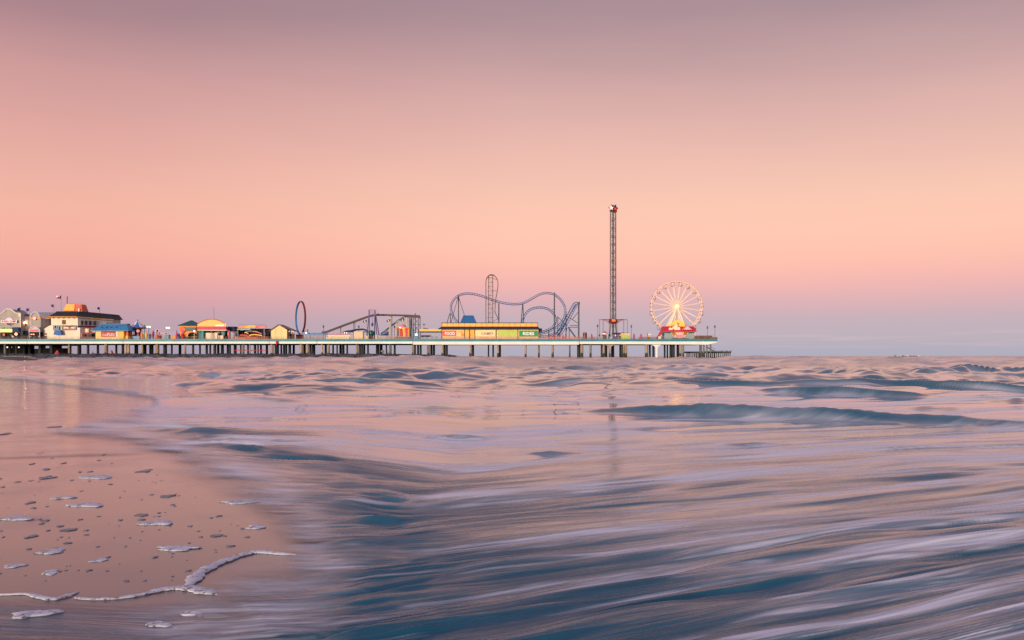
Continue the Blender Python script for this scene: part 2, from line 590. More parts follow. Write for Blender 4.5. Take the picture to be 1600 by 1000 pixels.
def sea_material():
    m = bpy.data.materials.new('sea_water')
    m.use_nodes = True
    t = m.node_tree
    b = t.nodes['Principled BSDF']
    b.inputs['Base Color'].default_value = (0.008, 0.095, 0.158, 1)
    b.inputs['Roughness'].default_value = 0.09
    b.inputs['IOR'].default_value = 1.34
    b.inputs['Coat Weight'].default_value = 0.3
    b.inputs['Coat Roughness'].default_value = 0.07
    b.inputs['Coat IOR'].default_value = 1.33
    rf = attr(t, 'ruffle', 'Fac')
    t.links.new(rf, b.inputs['Roughness'])
    t.links.new(rf, b.inputs['Coat Roughness'])
    flow = attr(t, 'flow', 'Vector')
    mp1 = N(t, 'ShaderNodeMapping')
    mp1.inputs['Scale'].default_value = (1.5, 2.6, 1)
    t.links.new(flow, mp1.inputs[0])
    n1 = N(t, 'ShaderNodeTexNoise')
    n1.inputs['Scale'].default_value = 1.0
    n1.inputs['Detail'].default_value = 5
    n1.inputs['Roughness'].default_value = 0.6
    t.links.new(mp1.outputs[0], n1.inputs['Vector'])
    # foam veil: diffuse lavender white
    fo = attr(t, 'foam', 'Fac')
    f2 = math_node(t, 'MULTIPLY_ADD', n1.outputs[0], 2.6, -0.30)
    bp = N(t, 'ShaderNodeBump')
    t.links.new(math_node(t, 'MULTIPLY_ADD', rf, 2.2, -0.02, clamp=True), bp.inputs['Strength'])
    bp.inputs['Distance'].default_value = 0.022
    t.links.new(n1.outputs[0], bp.inputs['Height'])
    t.links.new(bp.outputs[0], b.inputs['Normal'])
    t.links.new(bp.outputs[0], b.inputs['Coat Normal'])
    f3 = math_node(t, 'MULTIPLY', fo, f2, clamp=True)
    fd = N(t, 'ShaderNodeBsdfPrincipled')
    fd.inputs['Base Color'].default_value = (0.88, 0.86, 0.92, 1)
    fd.inputs['Roughness'].default_value = 0.55
    fd.inputs['IOR'].default_value = 1.2
    mx = N(t, 'ShaderNodeMixShader')
    t.links.new(f3, mx.inputs[0])
    t.links.new(b.outputs[0], mx.inputs[1])
    t.links.new(fd.outputs[0], mx.inputs[2])
    tr = N(t, 'ShaderNodeBsdfTransparent')
    mx2 = N(t, 'ShaderNodeMixShader')
    t.links.new(attr(t, 'cover', 'Fac'), mx2.inputs[0])
    t.links.new(tr.outputs[0], mx2.inputs[1])
    t.links.new(mx.outputs[0], mx2.inputs[2])
    t.links.new(mx2.outputs[0], t.nodes['Material Output'].inputs['Surface'])
    return m


sea_me.materials.append(sea_material())
sea = tag(bpy.data.objects.new('sea', sea_me), 'silky pink and slate blue sea running onto the beach', kind='structure')
COL.objects.link(sea)

# ---- beach: wet sand in front, dry rise under the root of the pier
bx = np.concatenate([-np.geomspace(700, 12, 70), np.linspace(-11.8, 6, 240), np.geomspace(6.2, 80, 24)])
by = np.concatenate([np.linspace(-40, 1, 24), np.linspace(1.1, 12, 230), np.geomspace(12.1, 520, 120)])
Yb, Xb = np.meshgrid(by, bx, indexing='ij')
bu, bv = ground_uv(Xb, Yb)
bd = poly_sd(bu.ravel(), bv.ravel(), SAND).reshape(Yb.shape)
depth = np.clip(bd - 40, 0, 600) * np.maximum(Yb, 3) / FOC * 0.06
depth = np.where((bv > 930) | (Yb < 3.6), np.minimum(depth, 0.02), depth)
zb = -0.010 - np.minimum(depth, 1.6)
zb = zb + 0.0016 * fbm(Xb * 1.2, Yb * 0.7, 400, 3) * np.clip(Yb / 8, 0.3, 1)
beach_me, _ = grid_mesh('beach', np.stack([Xb, Yb, zb], -1).reshape(-1, 3), len(by), len(bx))


def sand_material():
    m = bpy.data.materials.new('wet_sand')
    m.use_nodes = True
    t = m.node_tree
    b = t.nodes['Principled BSDF']
    tcn = N(t, 'ShaderNodeTexCoord')
    ns = N(t, 'ShaderNodeTexNoise')
    ns.inputs['Scale'].default_value = 1.6
    ns.inputs['Detail'].default_value = 6
    t.links.new(tcn.outputs['Object'], ns.inputs['Vector'])
    gr = N(t, 'ShaderNodeTexNoise')
    gr.inputs['Scale'].default_value = 260
    gr.inputs['Detail'].default_value = 3
    t.links.new(tcn.outputs['Object'], gr.inputs['Vector'])
    sm = math_node(t, 'MULTIPLY_ADD', gr.outputs[0], 0.6, 0.2)
    sm = math_node(t, 'MULTIPLY', sm, ns.outputs[0])
    rp = N(t, 'ShaderNodeValToRGB')
    rp.color_ramp.elements[0].position = 0.14
    rp.color_ramp.elements[1].position = 0.36
    rp.color_ramp.elements[0].color = (0.030, 0.046, 0.072, 1)
    rp.color_ramp.elements[1].color = (0.082, 0.092, 0.122, 1)
    t.links.new(sm, rp.inputs[0])
    t.links.new(rp.outputs[0], b.inputs['Base Color'])
    b.inputs['Roughness'].default_value = 0.35
    b.inputs['IOR'].default_value = 1.2
    b.inputs['Coat Weight'].default_value = 1.0
    cr2 = math_node(t, 'MULTIPLY_ADD', ns.outputs[0], 0.42, -0.10)
    cr2 = math_node(t, 'MAXIMUM', cr2, 0.03)
    t.links.new(cr2, b.inputs['Coat Roughness'])
    b.inputs['Coat IOR'].default_value = 1.33
    bp = N(t, 'ShaderNodeBump')
    bp.inputs['Strength'].default_value = 0.3
    bp.inputs['Distance'].default_value = 0.0010
    t.links.new(bp.outputs[0], b.inputs['Coat Normal'])
    t.links.new(gr.outputs[0], bp.inputs['Height'])
    t.links.new(bp.outputs[0], b.inputs['Normal'])
    return m


beach_me.materials.append(sand_material())
beach = tag(bpy.data.objects.new('beach', beach_me), 'wet mirror-smooth sand with a thin sheet of water', kind='structure')
COL.objects.link(beach)

# ---- darker, drier strip of beach in front of the landward end of the pier
py_ = np.geomspace(140, 452, 90)
pp_ = np.linspace(-760, 120, 150)
Yu, Pu = np.meshgrid(py_, pp_, indexing='ij')
Xu = (Pu - 800) * Yu / FOC
zu = 0.75 * sstep(105, 20, Pu + 22 * vnoise(Yu / 30, Yu * 0, 440) + 0.10 * (440 - Yu)) * sstep(150, 230, Yu) - 0.12
zu = zu + 0.05 * fbm(Xu / 5, Yu / 9, 431, 4) + 0.6 * sstep(380, 440, Yu) * sstep(60, -40, Pu)
ub_me, _ = grid_mesh('upper_beach', np.stack([Xu, Yu, zu], -1).reshape(-1, 3), len(py_), len(pp_))
ub_me.materials.append(mat('dark_damp_sand', (0.085, 0.082, 0.078), 0.9, 0.35, 0.08, bump=0.05))
COL.objects.link(tag(bpy.data.objects.new('upper_beach', ub_me), 'dark damp sand below the landward end of the pier', kind='structure'))
# ================================================================== MATERIALS OF THE PIER
m_teal = mat('teal_paint', (0.040, 0.230, 0.270), 0.5, 0.14, 0.25, streak=True)
m_cream = mat('cream_concrete', (0.90, 0.87, 0.82), 0.7, 0.06, 0.2, streak=True)
m_shadow = mat('shaded_soffit', (0.020, 0.026, 0.032), 0.9, 0.2, 0.3)  # near-black stands in for the shade under the deck
m_tan = mat('stained_tan_concrete', (0.36, 0.27, 0.19), 0.85, 0.40, 0.5, streak=True)
m_pile = mat('shaded_stained_concrete', (0.030, 0.040, 0.042), 0.8, 0.45, 0.5, streak=True)  # deck shade painted into the back piles, over algae-stained concrete
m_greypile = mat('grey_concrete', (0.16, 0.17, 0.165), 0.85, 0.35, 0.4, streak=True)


def tide_mark(m):
    # weed and damp left by the tide on the lowest two metres of the piles
    t = m.node_tree
    b = t.nodes['Principled BSDF']
    src = b.inputs['Base Color'].links[0].from_socket
    tcn = N(t, 'ShaderNodeTexCoord')
    sp_ = N(t, 'ShaderNodeSeparateXYZ')
    t.links.new(tcn.outputs['Object'], sp_.inputs[0])
    nz = N(t, 'ShaderNodeTexNoise')
    nz.inputs['Scale'].default_value = 1.3
    t.links.new(tcn.outputs['Object'], nz.inputs['Vector'])
    lev = math_node(t, 'MULTIPLY_ADD', nz.outputs[0], 2.6, 0.9)
    k = math_node(t, 'SUBTRACT', lev, sp_.outputs['Z'])
    k = math_node(t, 'MULTIPLY_ADD', k, 1.6, 0.5, clamp=True)
    mx = N(t, 'ShaderNodeMix', data_type='RGBA')
    t.links.new(k, mx.inputs[0])
    t.links.new(src, mx.inputs[6])
    mx.inputs[7].default_value = (0.045, 0.050, 0.036, 1)
    t.links.new(mx.outputs[2], b.inputs['Base Color'])


tide_mark(m_tan)
tide_mark(m_greypile)
m_rail = mat('weathered_rail', (0.30, 0.18, 0.13), 0.6, 0.2, 0.4)
m_wood = mat('brown_timber', (0.16, 0.080, 0.055), 0.8, 0.3, 0.5)
m_oldwood = mat('tarred_timber', (0.055, 0.055, 0.045), 0.9, 0.35, 0.5)
m_rock = mat('wet_granite', (0.085, 0.080, 0.088), 0.75, 0.45, 0.35, bump=0.2)
m_white = mat('white_paint', (0.80, 0.78, 0.76), 0.5, 0.06)
m_cream2 = mat('cream_render', (0.86, 0.77, 0.60), 0.8, 0.06, 0.3, streak=True)
m_grey = mat('grey_render', (0.40, 0.37, 0.35), 0.85, 0.10, 0.3, streak=True)
m_lgrey = mat('pale_grey_render', (0.55, 0.52, 0.52), 0.85, 0.08, 0.3, streak=True)
m_ochre = mat('ochre_render', (0.74, 0.36, 0.09), 0.8, 0.10, 0.3)
m_black = mat('black_roof_tile', (0.022, 0.023, 0.028), 0.7, 0.25, 0.8)
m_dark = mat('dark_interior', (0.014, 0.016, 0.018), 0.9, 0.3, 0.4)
m_navy = mat('navy_canvas', (0.018, 0.045, 0.140), 0.8, 0.12)
m_blue = mat('blue_canvas', (0.030, 0.160, 0.520), 0.7, 0.10)
m_blueroof = mat('blue_metal_roof', (0.045, 0.240, 0.480), 0.45, 0.12, 0.5, streak=True)
m_red = mat('red_paint', (0.58, 0.025, 0.035), 0.5, 0.10)
m_crimson = mat('crimson_roof', (0.52, 0.012, 0.050), 0.5, 0.12, 0.5)
m_maroon = mat('maroon_paint', (0.150, 0.022, 0.026), 0.5, 0.15)
m_orange = mat('orange_paint', (0.86, 0.30, 0.055), 0.6, 0.08)
m_orangered = mat('terracotta_paint', (0.70, 0.15, 0.055), 0.7, 0.12)
m_yellow = mat('yellow_paint', (0.90, 0.54, 0.075), 0.6, 0.08)
m_paleyellow = mat('pale_yellow_boards', (0.86, 0.70, 0.34), 0.7, 0.07, 0.5, streak=True)
m_green = mat('dark_green_roof', (0.012, 0.100, 0.090), 0.5, 0.2, 0.6)
m_leaf = mat('bright_green_paint', (0.030, 0.36, 0.15), 0.6, 0.08)
m_lime = mat('lime_paint', (0.52, 0.62, 0.12), 0.6, 0.1)
m_pink = mat('pink_paint', (0.78, 0.20, 0.30), 0.5, 0.12)
m_magenta = mat('magenta_paint', (0.45, 0.03, 0.16), 0.5, 0.1)
m_purple = mat('purple_steel', (0.120, 0.090, 0.260), 0.45, 0.12)
m_track = mat('blue_track_steel', (0.035, 0.120, 0.300), 0.4, 0.15, 0.5)
m_trackbr = mat('bright_blue_steel', (0.055, 0.220, 0.480), 0.4, 0.12, 0.5)
m_post = mat('slate_steel', (0.075, 0.095, 0.125), 0.45, 0.15)
m_steel = mat('dull_steel', (0.11, 0.10, 0.105), 0.5, 0.2)
m_palesteel = mat('pale_steel', (0.42, 0.40, 0.40), 0.45, 0.1)
m_brownsteel = mat('dark_brown_trough', (0.060, 0.036, 0.036), 0.6, 0.2)
m_lamp = mat('lit_globe', (1.0, 0.86, 0.62), 0.4, 0.02, emit=(1.0, 0.82, 0.55), estr=2.2)
m_warmwin = mat('lit_window', (0.9, 0.35, 0.2), 0.4, 0.1, emit=(1.0, 0.40, 0.24), estr=0.55)
m_glowband = mat('added_glow_orange', (0.90, 0.42, 0.09), 0.5, 0.05, emit=(1.0, 0.38, 0.06), estr=0.30)  # glow added to brighten plain orange surfaces; no lamp behind them
m_glowyellow = mat('added_glow_yellow', (0.86, 0.60, 0.22), 0.6, 0.05, 0.3, emit=(1.0, 0.60, 0.24), estr=0.08)  # slight glow added so the yellow walls look brighter
m_sign_y = mat('lit_sign_yellow', (0.92, 0.88, 0.25), 0.5, 0.05, emit=(1.0, 0.90, 0.22), estr=0.55)
m_wheel = mat('lit_wheel_steel', (0.85, 0.62, 0.46), 0.45, 0.06, emit=(1.0, 0.58, 0.32), estr=0.26)
m_hub = mat('lit_hub', (1.0, 0.8, 0.4), 0.4, 0.02, emit=(1.0, 0.78, 0.32), estr=0.9)
m_pinksign = mat('lit_pink_sign', (0.80, 0.50, 0.60), 0.5, 0.1, emit=(0.9, 0.5, 0.62), estr=0.12)
m_skin = mat('skin', (0.45, 0.27, 0.19), 0.6, 0.05)
m_cloth_d = mat('dark_clothes', (0.035, 0.038, 0.050), 0.9, 0.1)
m_cloth_w = mat('pale_clothes', (0.55, 0.55, 0.58), 0.9, 0.1)
m_cloth_r = mat('maroon_clothes', (0.16, 0.035, 0.045), 0.9, 0.1)

ZD = Z(529.8)          # top of the pier deck


class Fr:
    """pixel survey at one distance"""

    def __init__(self, Y):
        self.Y = Y

    def x(self, p):
        return X(p, self.Y)

    def z(self, p):
        return Z(p, self.Y)

    def box(self, mb, p0, p1, q0, q1, d=1.0, y=0.0):
        """px p0..p1, rows q0 (top)..q1 (bottom); depth d starting y behind this distance"""
        return mb.box(self.x(p0), self.x(p1), self.Y + y, self.Y + y + d, self.z(q1), self.z(q0))

    def poly(self, mb, pts, d=1.0, y=0.0):
        pts = [(self.x(a), self.z(b)) for a, b in pts]
        area = sum(pts[i][0] * pts[(i + 1) % len(pts)][1] - pts[(i + 1) % len(pts)][0] * pts[i][1] for i in range(len(pts)))
        if area < 0:
            pts = pts[::-1]
        return mb.prism(pts, self.Y + y, self.Y + y + d)

    def tube(self, mb, a, b, r, n=6, ya=0.0, yb=None):
        yb = ya if yb is None else yb
        return mb.tube((self.x(a[0]), self.Y + ya, self.z(a[1])), (self.x(b[0]), self.Y + yb, self.z(b[1])), r, n)


def floor_box(mb, f, p0, p1, q0, d=1.0, y=0.0, zf=None):
    """box from the deck up to row q0"""
    return mb.box(f.x(p0), f.x(p1), f.Y + y, f.Y + y + d, ZD if zf is None else zf, f.z(q0))


def lettering(body, m, parent, xc, y, zc, height, width, name='lettering'):
    cu = bpy.data.curves.new(name, 'FONT')
    cu.body = body
    cu.align_x, cu.align_y = 'CENTER', 'CENTER'
    cu.extrude = 0.03
    cu.resolution_u = 2
    cu.size = 1.0
    cu.offset = 0.018
    cu.materials.append(m)
    o = bpy.data.objects.new(name, cu)
    COL.objects.link(o)
    o.parent = parent
    bpy.context.view_layer.update()
    w, h = max(o.dimensions.x, 1e-3), max(o.dimensions.y, 1e-3)
    ox, oy, oz = 0, 0, 0
    p = parent
    while p is not None:
        ox, oy, oz = ox + p.location[0], oy + p.location[1], oz + p.location[2]
        p = p.parent
    o.rotation_euler = (R(90), 0, 0)
    o.scale = (width / w, height / h, 1)
    o.location = (xc - ox, y - oy, zc - oz)
    me = bpy.data.meshes.new_from_object(o.evaluated_get(bpy.context.evaluated_depsgraph_get()))
    q = bpy.data.objects.new(name, me)
    q.location, q.rotation_euler, q.scale = o.location, o.rotation_euler, o.scale
    bpy.data.objects.remove(o)
    q.name = name
    COL.objects.link(q)
    q.parent = parent
    return q


# ================================================================== PIER
f0 = Fr(YP)
pier = empty('pier', (X(480), 455, 0), 'long teal and white amusement pier standing on concrete piles', 'pier')
mb = MB()
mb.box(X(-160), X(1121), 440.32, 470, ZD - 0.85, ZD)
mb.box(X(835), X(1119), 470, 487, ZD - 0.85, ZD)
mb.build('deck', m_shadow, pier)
joints = [-160, 42, 192, 420.5, 495, 645, 905, 1121]
for a, b in zip(joints[:-1], joints[1:]):
    mb = MB()
    mb.box(X(a) + 0.02, X(b) - 0.02, 440.0, 440.3, Z(533.5), Z(529.5))
    mb.build('fascia', m_teal, pier)
    mb = MB()
    g = 537.0 if b < 900 else 538.4
    if b > 1100:
        f0.poly(mb, [(a + 0.5, 533.5), (1121, 533.5), (1119, 535.4), (1104, g), (a + 0.5, g - 1.0)], 0.8, 0.15)
    else:
        mb.box(X(a) + 0.12, X(b) - 0.12, 440.15, 440.95, Z(g), Z(533.5))
    mb.build('girder', m_cream, pier)
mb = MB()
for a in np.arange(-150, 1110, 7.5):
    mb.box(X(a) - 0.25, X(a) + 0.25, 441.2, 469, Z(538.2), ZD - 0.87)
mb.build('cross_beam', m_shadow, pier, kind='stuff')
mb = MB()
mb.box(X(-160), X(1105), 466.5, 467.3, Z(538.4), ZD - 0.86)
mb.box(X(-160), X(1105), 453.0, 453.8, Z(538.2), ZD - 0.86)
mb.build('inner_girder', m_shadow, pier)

# piles: (left px, right px, tone) as read along the water line; wide dark groups are several rows seen one behind the other
PILES = [(-60, -55, 1), (-30, -25, 0), (-12, -7, 1), (6, 10, 2), (14, 18, 0), (24, 28, 0), (36, 40, 0), (44, 49, 0), (60, 66, 0), (78, 84, 0),
         (106.5, 110, 1), (121, 127, 0), (135.5, 139.6, 0), (151, 155, 0), (163, 169, 1), (180, 183.5, 0), (190, 194, 0), (195, 203, 1),
         (210, 216, 0), (220.5, 224, 1), (224, 229, 0), (233, 240, 0), (243, 249, 1), (255, 261, 0), (267, 270, 0), (279, 283.5, 0),
         (288, 291, 1), (300, 303.5, 0), (311, 314, 0), (321, 325, 0), (327, 330, 0), (333, 335.5, 1), (335.5, 338, 0), (339, 343, 0),
         (345, 350, 0), (354, 361, 0), (365, 370, 0), (375, 377.5, 0), (378.5, 382, 1), (386, 389, 0), (389.5, 391, 1), (396.5, 400.5, 0),
         (402, 404.5, 0), (406, 409.5, 0), (415, 419, 0), (422.5, 427.5, 1), (429, 436, 0), (438, 441, 0), (442, 449, 0), (450.5, 455, 0),
         (457, 461, 0), (468, 473, 1), (473.5, 478, 0), (478, 482.5, 1), (483, 487, 0), (487, 493, 0), (501.5, 505, 1), (507, 511, 0),
         (512, 515.5, 1), (519, 522, 0), (525.5, 528, 0), (530, 538.5, 0), (541, 544, 0), (556, 560, 1), (560.5, 564, 0), (564, 571, 0),
         (573.5, 576.5, 0), (587, 593, 0), (593, 598, 0), (602.5, 605, 0), (608, 612, 2), (615, 618.5, 0), (643.5, 646, 1), (646.5, 650, 0),
         (651.5, 655, 0), (655.5, 659, 0), (667, 671.5, 1), (672, 676, 0), (676, 680, 0), (689.5, 693, 1), (693, 700, 0), (733, 737, 1),
         (737, 741, 0), (762, 764.6, 0), (769, 772, 0), (776.5, 780, 1), (779.5, 783, 0), (819.5, 823, 1), (840.5, 843.5, 1), (861.5, 865.5, 1),
         (889, 891.5, 2), (901.5, 907, 0), (907, 911.5, 1), (921, 924.5, 2), (938.5, 943, 0), (941.5, 945, 1), (945, 949, 0),
         (954.5, 960, 0), (967.5, 974, 0), (973, 980, 1), (1007.5, 1012.5, 1), (1013.5, 1017, 0), (1019, 1023, 0),
         (1037, 1040, 0), (1041.5, 1044, 0), (1046, 1050, 0), (1050, 1054.5, 0), (1057, 1061, 0), (1061, 1065, 1), (1066, 1069, 2),
         (1092.5, 1096.5, 2), (1098, 1101, 2), (1103.5, 1105, 2), (1109, 1111.5, 2)]
rnd = random.Random(4)
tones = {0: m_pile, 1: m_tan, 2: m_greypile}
for a, b, tone in PILES:
    parts_n = max(1, int(round((b - a) / 4.2)))
    for k in range(parts_n):
        p0 = a + (b - a) * k / parts_n
        p1 = a + (b - a) * (k + 1) / parts_n
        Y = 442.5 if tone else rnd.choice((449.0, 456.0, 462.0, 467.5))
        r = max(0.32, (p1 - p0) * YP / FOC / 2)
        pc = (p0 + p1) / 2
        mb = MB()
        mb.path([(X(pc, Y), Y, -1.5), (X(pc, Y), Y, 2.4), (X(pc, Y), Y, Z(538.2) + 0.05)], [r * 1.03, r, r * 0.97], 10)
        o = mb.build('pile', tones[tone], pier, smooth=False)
# two front columns with flared heads under the deep girder
for pc, w in ((953.0, 2.6), (1026.0, 3.0)):
    mb = MB()
    f0.poly(mb, [(pc - w / 2, 560.5), (pc + w / 2, 560.5), (pc + w / 2, 544), (pc + w / 2 + 1.6, 541), (pc + w / 2 + 6, 538.6), (pc - w / 2 - 6, 538.6),
                 (pc - w / 2 - 1.6, 541), (pc - w / 2, 544)], 1.2, 0.3)
    mb.build('flared_column', m_cream if pc > 1000 else m_tan, pier)
# railing
rp0 = None
for k in range(128):
    p = -158 + k * 10.0
    if p > 1120:
        break
    if rp0 is None:
        mb = MB()
        mb.box(X(p) - 0.045, X(p) + 0.045, 440.5, 440.59, ZD, ZD + 1.1)
        rp0 = mb.build('railing_post', m_rail, pier)
        xfirst = X(p)
    else:
        c = rp0.copy()
        COL.objects.link(c)
        c.parent = pier
        c.location = (rp0.location[0] + X(p) - xfirst, rp0.location[1], rp0.location[2])
for zz_ in (1.1, 0.72, 0.36):
    mb = MB()
    mb.box(X(-158), X(1120), 440.52, 440.57, ZD + zz_ - 0.05, ZD + zz_)
    mb.build('handrail', m_rail, pier)
# raised timber end wall
mb = MB()
for a, b, q in ((1085, 1113, 524.6), (1113, 1121, 527.0)):
    mb.box(X(a, 444), X(b, 444), 444, 444.2, ZD, Z(q, 444))
for a in np.arange(1085, 1113, 2.3):
    mb.box(X(a, 444), X(a + 0.5, 444), 443.85, 444, ZD, Z(523.7, 444))
mb.thing('timber_windbreak', m_wood, 'brown timber windbreak wall at the seaward end of the pier', 'wall')

# ---- low fishing jetty beyond the pier head
jet = empty('fishing_jetty', (X(1108, 452), 452, 0), 'low dark timber landing on short piles beside the pier head', 'jetty')
fj = Fr(452)
mb = MB()
fj.box(mb, 1073, 1142.5, 549.2, 551.8, 8.0)
mb.build('jetty_deck', m_oldwood, jet)
mb = MB()
fj.box(mb, 1100, 1142.5, 548.3, 548.8, 0.15)
mb.build('kerb_rail', m_oldwood, jet)
p = 1073.5
while p < 1143:
    w = rnd.uniform(0.8, 1.35)
    mb = MB()
    yy_ = rnd.choice((452.2, 455, 459))
    mb.cyl(X(p, yy_), yy_, -1.5, Z(549.5, yy_), w * 0.24, n=6)
    mb.build('jetty_pile', m_oldwood, jet)
    p += 3.05
for p in (1142.5, 1136, 1128):
    mb = MB()
    fj.box(mb, p - 0.5, p + 0.5, 547.4, 549.3, 0.3)
    mb.build('mooring_post', m_oldwood, jet)
stair = empty('stairway', (X(1112, 450), 450, Z(549, 450)), 'steel stair zigzagging from the pier end down to the landing', 'stairs')
fs = Fr(450)
for a, b in (((1104, 541.5), (1109, 545)), ((1104.5, 542.0), (1116, 548.6))):
    mb = MB()
    fs.tube(mb, a, b, 0.12, 4, 0.0)
    fs.tube(mb, a, b, 0.12, 4, 1.2)
    n_ = 9
    for k in range(n_ + 1):
        t_ = k / n_
        pa = (a[0] + (b[0] - a[0]) * t_, a[1] + (b[1] - a[1]) * t_)
        mb.box(fs.x(pa[0]) - 0.13, fs.x(pa[0]) + 0.13, 450, 451.2, fs.z(pa[1]) - 0.03, fs.z(pa[1]) + 0.03)
    mb.build('stair_flight', m_steel, stair)
mb = MB()
fs.tube(mb, (1104.5, 538.6), (1116.5, 545.0), 0.06, 4)
fs.tube(mb, (1116.5, 545.0), (1116.5, 549), 0.06, 4)
fs.tube(mb, (1110, 541.5), (1110, 545.5), 0.06, 4)
mb.build('stair_rail', m_steel, stair)

# ---- rock groin along the foot of the pier
gx = np.concatenate([np.linspace(X(-170), X(560), 620), np.linspace(X(560), X(735), 120)[1:]])
gy = np.linspace(430, 452, 26)
Yq, Xq = np.meshgrid(gy, gx, indexing='ij')
pq = 800 + FOC * Xq / YP
top = 2.05 - 0.55 * sstep(575, 700, pq) - 2.3 * sstep(700, 745, pq)
cell = np.floor(Xq / 1.6) * 1.0
jit = _hash(np.floor(Xq / 1.7 + 0.4 * np.floor(Yq / 1.3)), np.floor(Yq / 1.3), 55)
zq = top * (1 - (np.abs(Yq - 441) / 10.5) ** 2.2) + 0.28 * jit + 0.30 * fbm(Xq / 9, Yq / 5, 57, 3) - 0.3
zq = np.maximum(zq, -1.2)
gm, _ = grid_mesh('rock_groin', np.stack([Xq, Yq, zq], -1).reshape(-1, 3), len(gy), len(gx))
gm.polygons.foreach_set('use_smooth', [False] * len(gm.polygons))
gm.materials.append(m_rock)
go = bpy.data.objects.new('rock_groin', gm)
COL.objects.link(go)
tag(go, 'low dark bank of wet boulders along the foot of the pier', 'groin', kind='thing')

# ---- dark bulkhead and lower storey where the pier meets the land
bulk = empty('seawall', (X(20, 469), 469, 0), 'dark seawall and storage bays under the landward end of the pier', 'wall')
fb = Fr(469)
OPEN = [(52, 60, 541, 544.5), (70, 76, 541, 544), (97, 106, 541.5, 543.5), (111, 121, 541.5, 551)]
mb = MB()
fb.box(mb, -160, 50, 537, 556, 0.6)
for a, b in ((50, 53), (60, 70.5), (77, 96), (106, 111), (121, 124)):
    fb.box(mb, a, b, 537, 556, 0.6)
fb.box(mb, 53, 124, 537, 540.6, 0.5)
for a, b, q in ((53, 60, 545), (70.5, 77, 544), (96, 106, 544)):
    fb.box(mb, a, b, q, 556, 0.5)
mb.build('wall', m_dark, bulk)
for p in (12, 18, 25.5, 30):
    mb = MB()
    mb.ball((fb.x(p), 468.6, fb.z(542.6)), 0.33, 8)
    mb.build('bulkhead_light', m_lamp, bulk)
# ================================================================== BUILDINGS AND RIDES ON THE PIER
def base(p, Y):
    return (X(p, Y), Y, ZD)


def disc(mb, f, pc, qc, rpx, d=0.2, y=0.0, n=20, a0=0, a1=360):
    pts = [(pc + rpx * math.cos(R(a)), qc - rpx * math.sin(R(a))) for a in np.linspace(a0, a1, n + 1)]
    if a1 - a0 >= 360:
        pts = pts[:-1]
    return f.poly(mb, pts, d, y)


# ---- 1 seafood restaurant with the waved parapet
Y = 452
f = Fr(Y)
r1 = empty('seafood_restaurant', base(10, Y), 'grey building with a waved parapet and a pink round sign', 'restaurant')
prof = [(-22, 494.5), (-8, 494.3), (0, 491.5), (3, 489.6), (6.5, 486.6), (10, 483.8), (13.5, 482.7), (17, 483.3), (20.5, 485.6), (24, 488.6), (27, 489.6), (32.5, 489.6)]
mb = MB()
f.poly(mb, [(-22, 531)] + prof + [(32.5, 531)], 12)
mb.build('wall', m_grey, r1)
mb = MB()
mb.path([(f.x(a), Y - 0.15, f.z(b)) for a, b in prof], 0.30, 4)
mb.build('coping', m_cream2, r1)
mb = MB()
f.box(mb, 29.5, 32.6, 489.9, 494.5, 0.2, -0.22)
f.box(mb, 31.7, 32.6, 494.5, 512, 0.2, -0.22)
mb.build('corner_trim', m_cream2, r1)
sg = MB()
disc(sg, f, 15.2, 502.6, 6.2, 0.25, -0.5, 24)
sg = sg.build('round_sign', m_pinksign, r1)
mb = MB()
disc(mb, f, 15.2, 503.6, 4.9, 0.12, -0.64, 20, 180, 360)
mb.build('sign_lower_half', mat('sign_purple', (0.07, 0.03, 0.12), 0.6), sg)
mb = MB()
f.box(mb, 2.8, 27.8, 500.3, 504.6, 0.2, -0.9)
bn = mb.build('sign_banner', m_white, r1)
lettering('BUBBA GUMP', m_magenta, bn, f.x(15.3), Y - 0.95, f.z(502.4), 1.0, 6.8)
mb = MB()
f.poly(mb, [(0.6, 519.2), (0.8, 514.6), (23.2, 514.6), (23.2, 519.2)], 0.5, -2.6)
mb.build('lit_awning', m_sign_y, r1)
mb = MB()
f.poly(mb, [(23.4, 518.6), (23.6, 511.5), (32.6, 511.5), (33.4, 518.6)], 2.2, -2.4)
mb.build('navy_awning', m_navy, r1)
mb = MB()
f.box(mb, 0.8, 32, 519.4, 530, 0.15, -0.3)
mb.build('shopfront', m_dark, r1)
mb = MB()
f.box(mb, 6, 22, 511.4, 514.4, 0.3, -2.2)
mb.build('planter', mat('pale_foliage', (0.25, 0.38, 0.18), 0.9, 0.5, 3.0), r1)
for p, q, mm, w in ((8, 523, m_red, 2.2), (20, 524, m_maroon, 1.5), (27, 522, m_warmwin, 2.6), (22, 526, m_palesteel, 1.6), (28, 528, m_navy, 2.2)):
    mb = MB()
    disc(mb, f, p, q, w, 0.25, -1.2, 8)
    mb.build('shop_display', mm, r1)

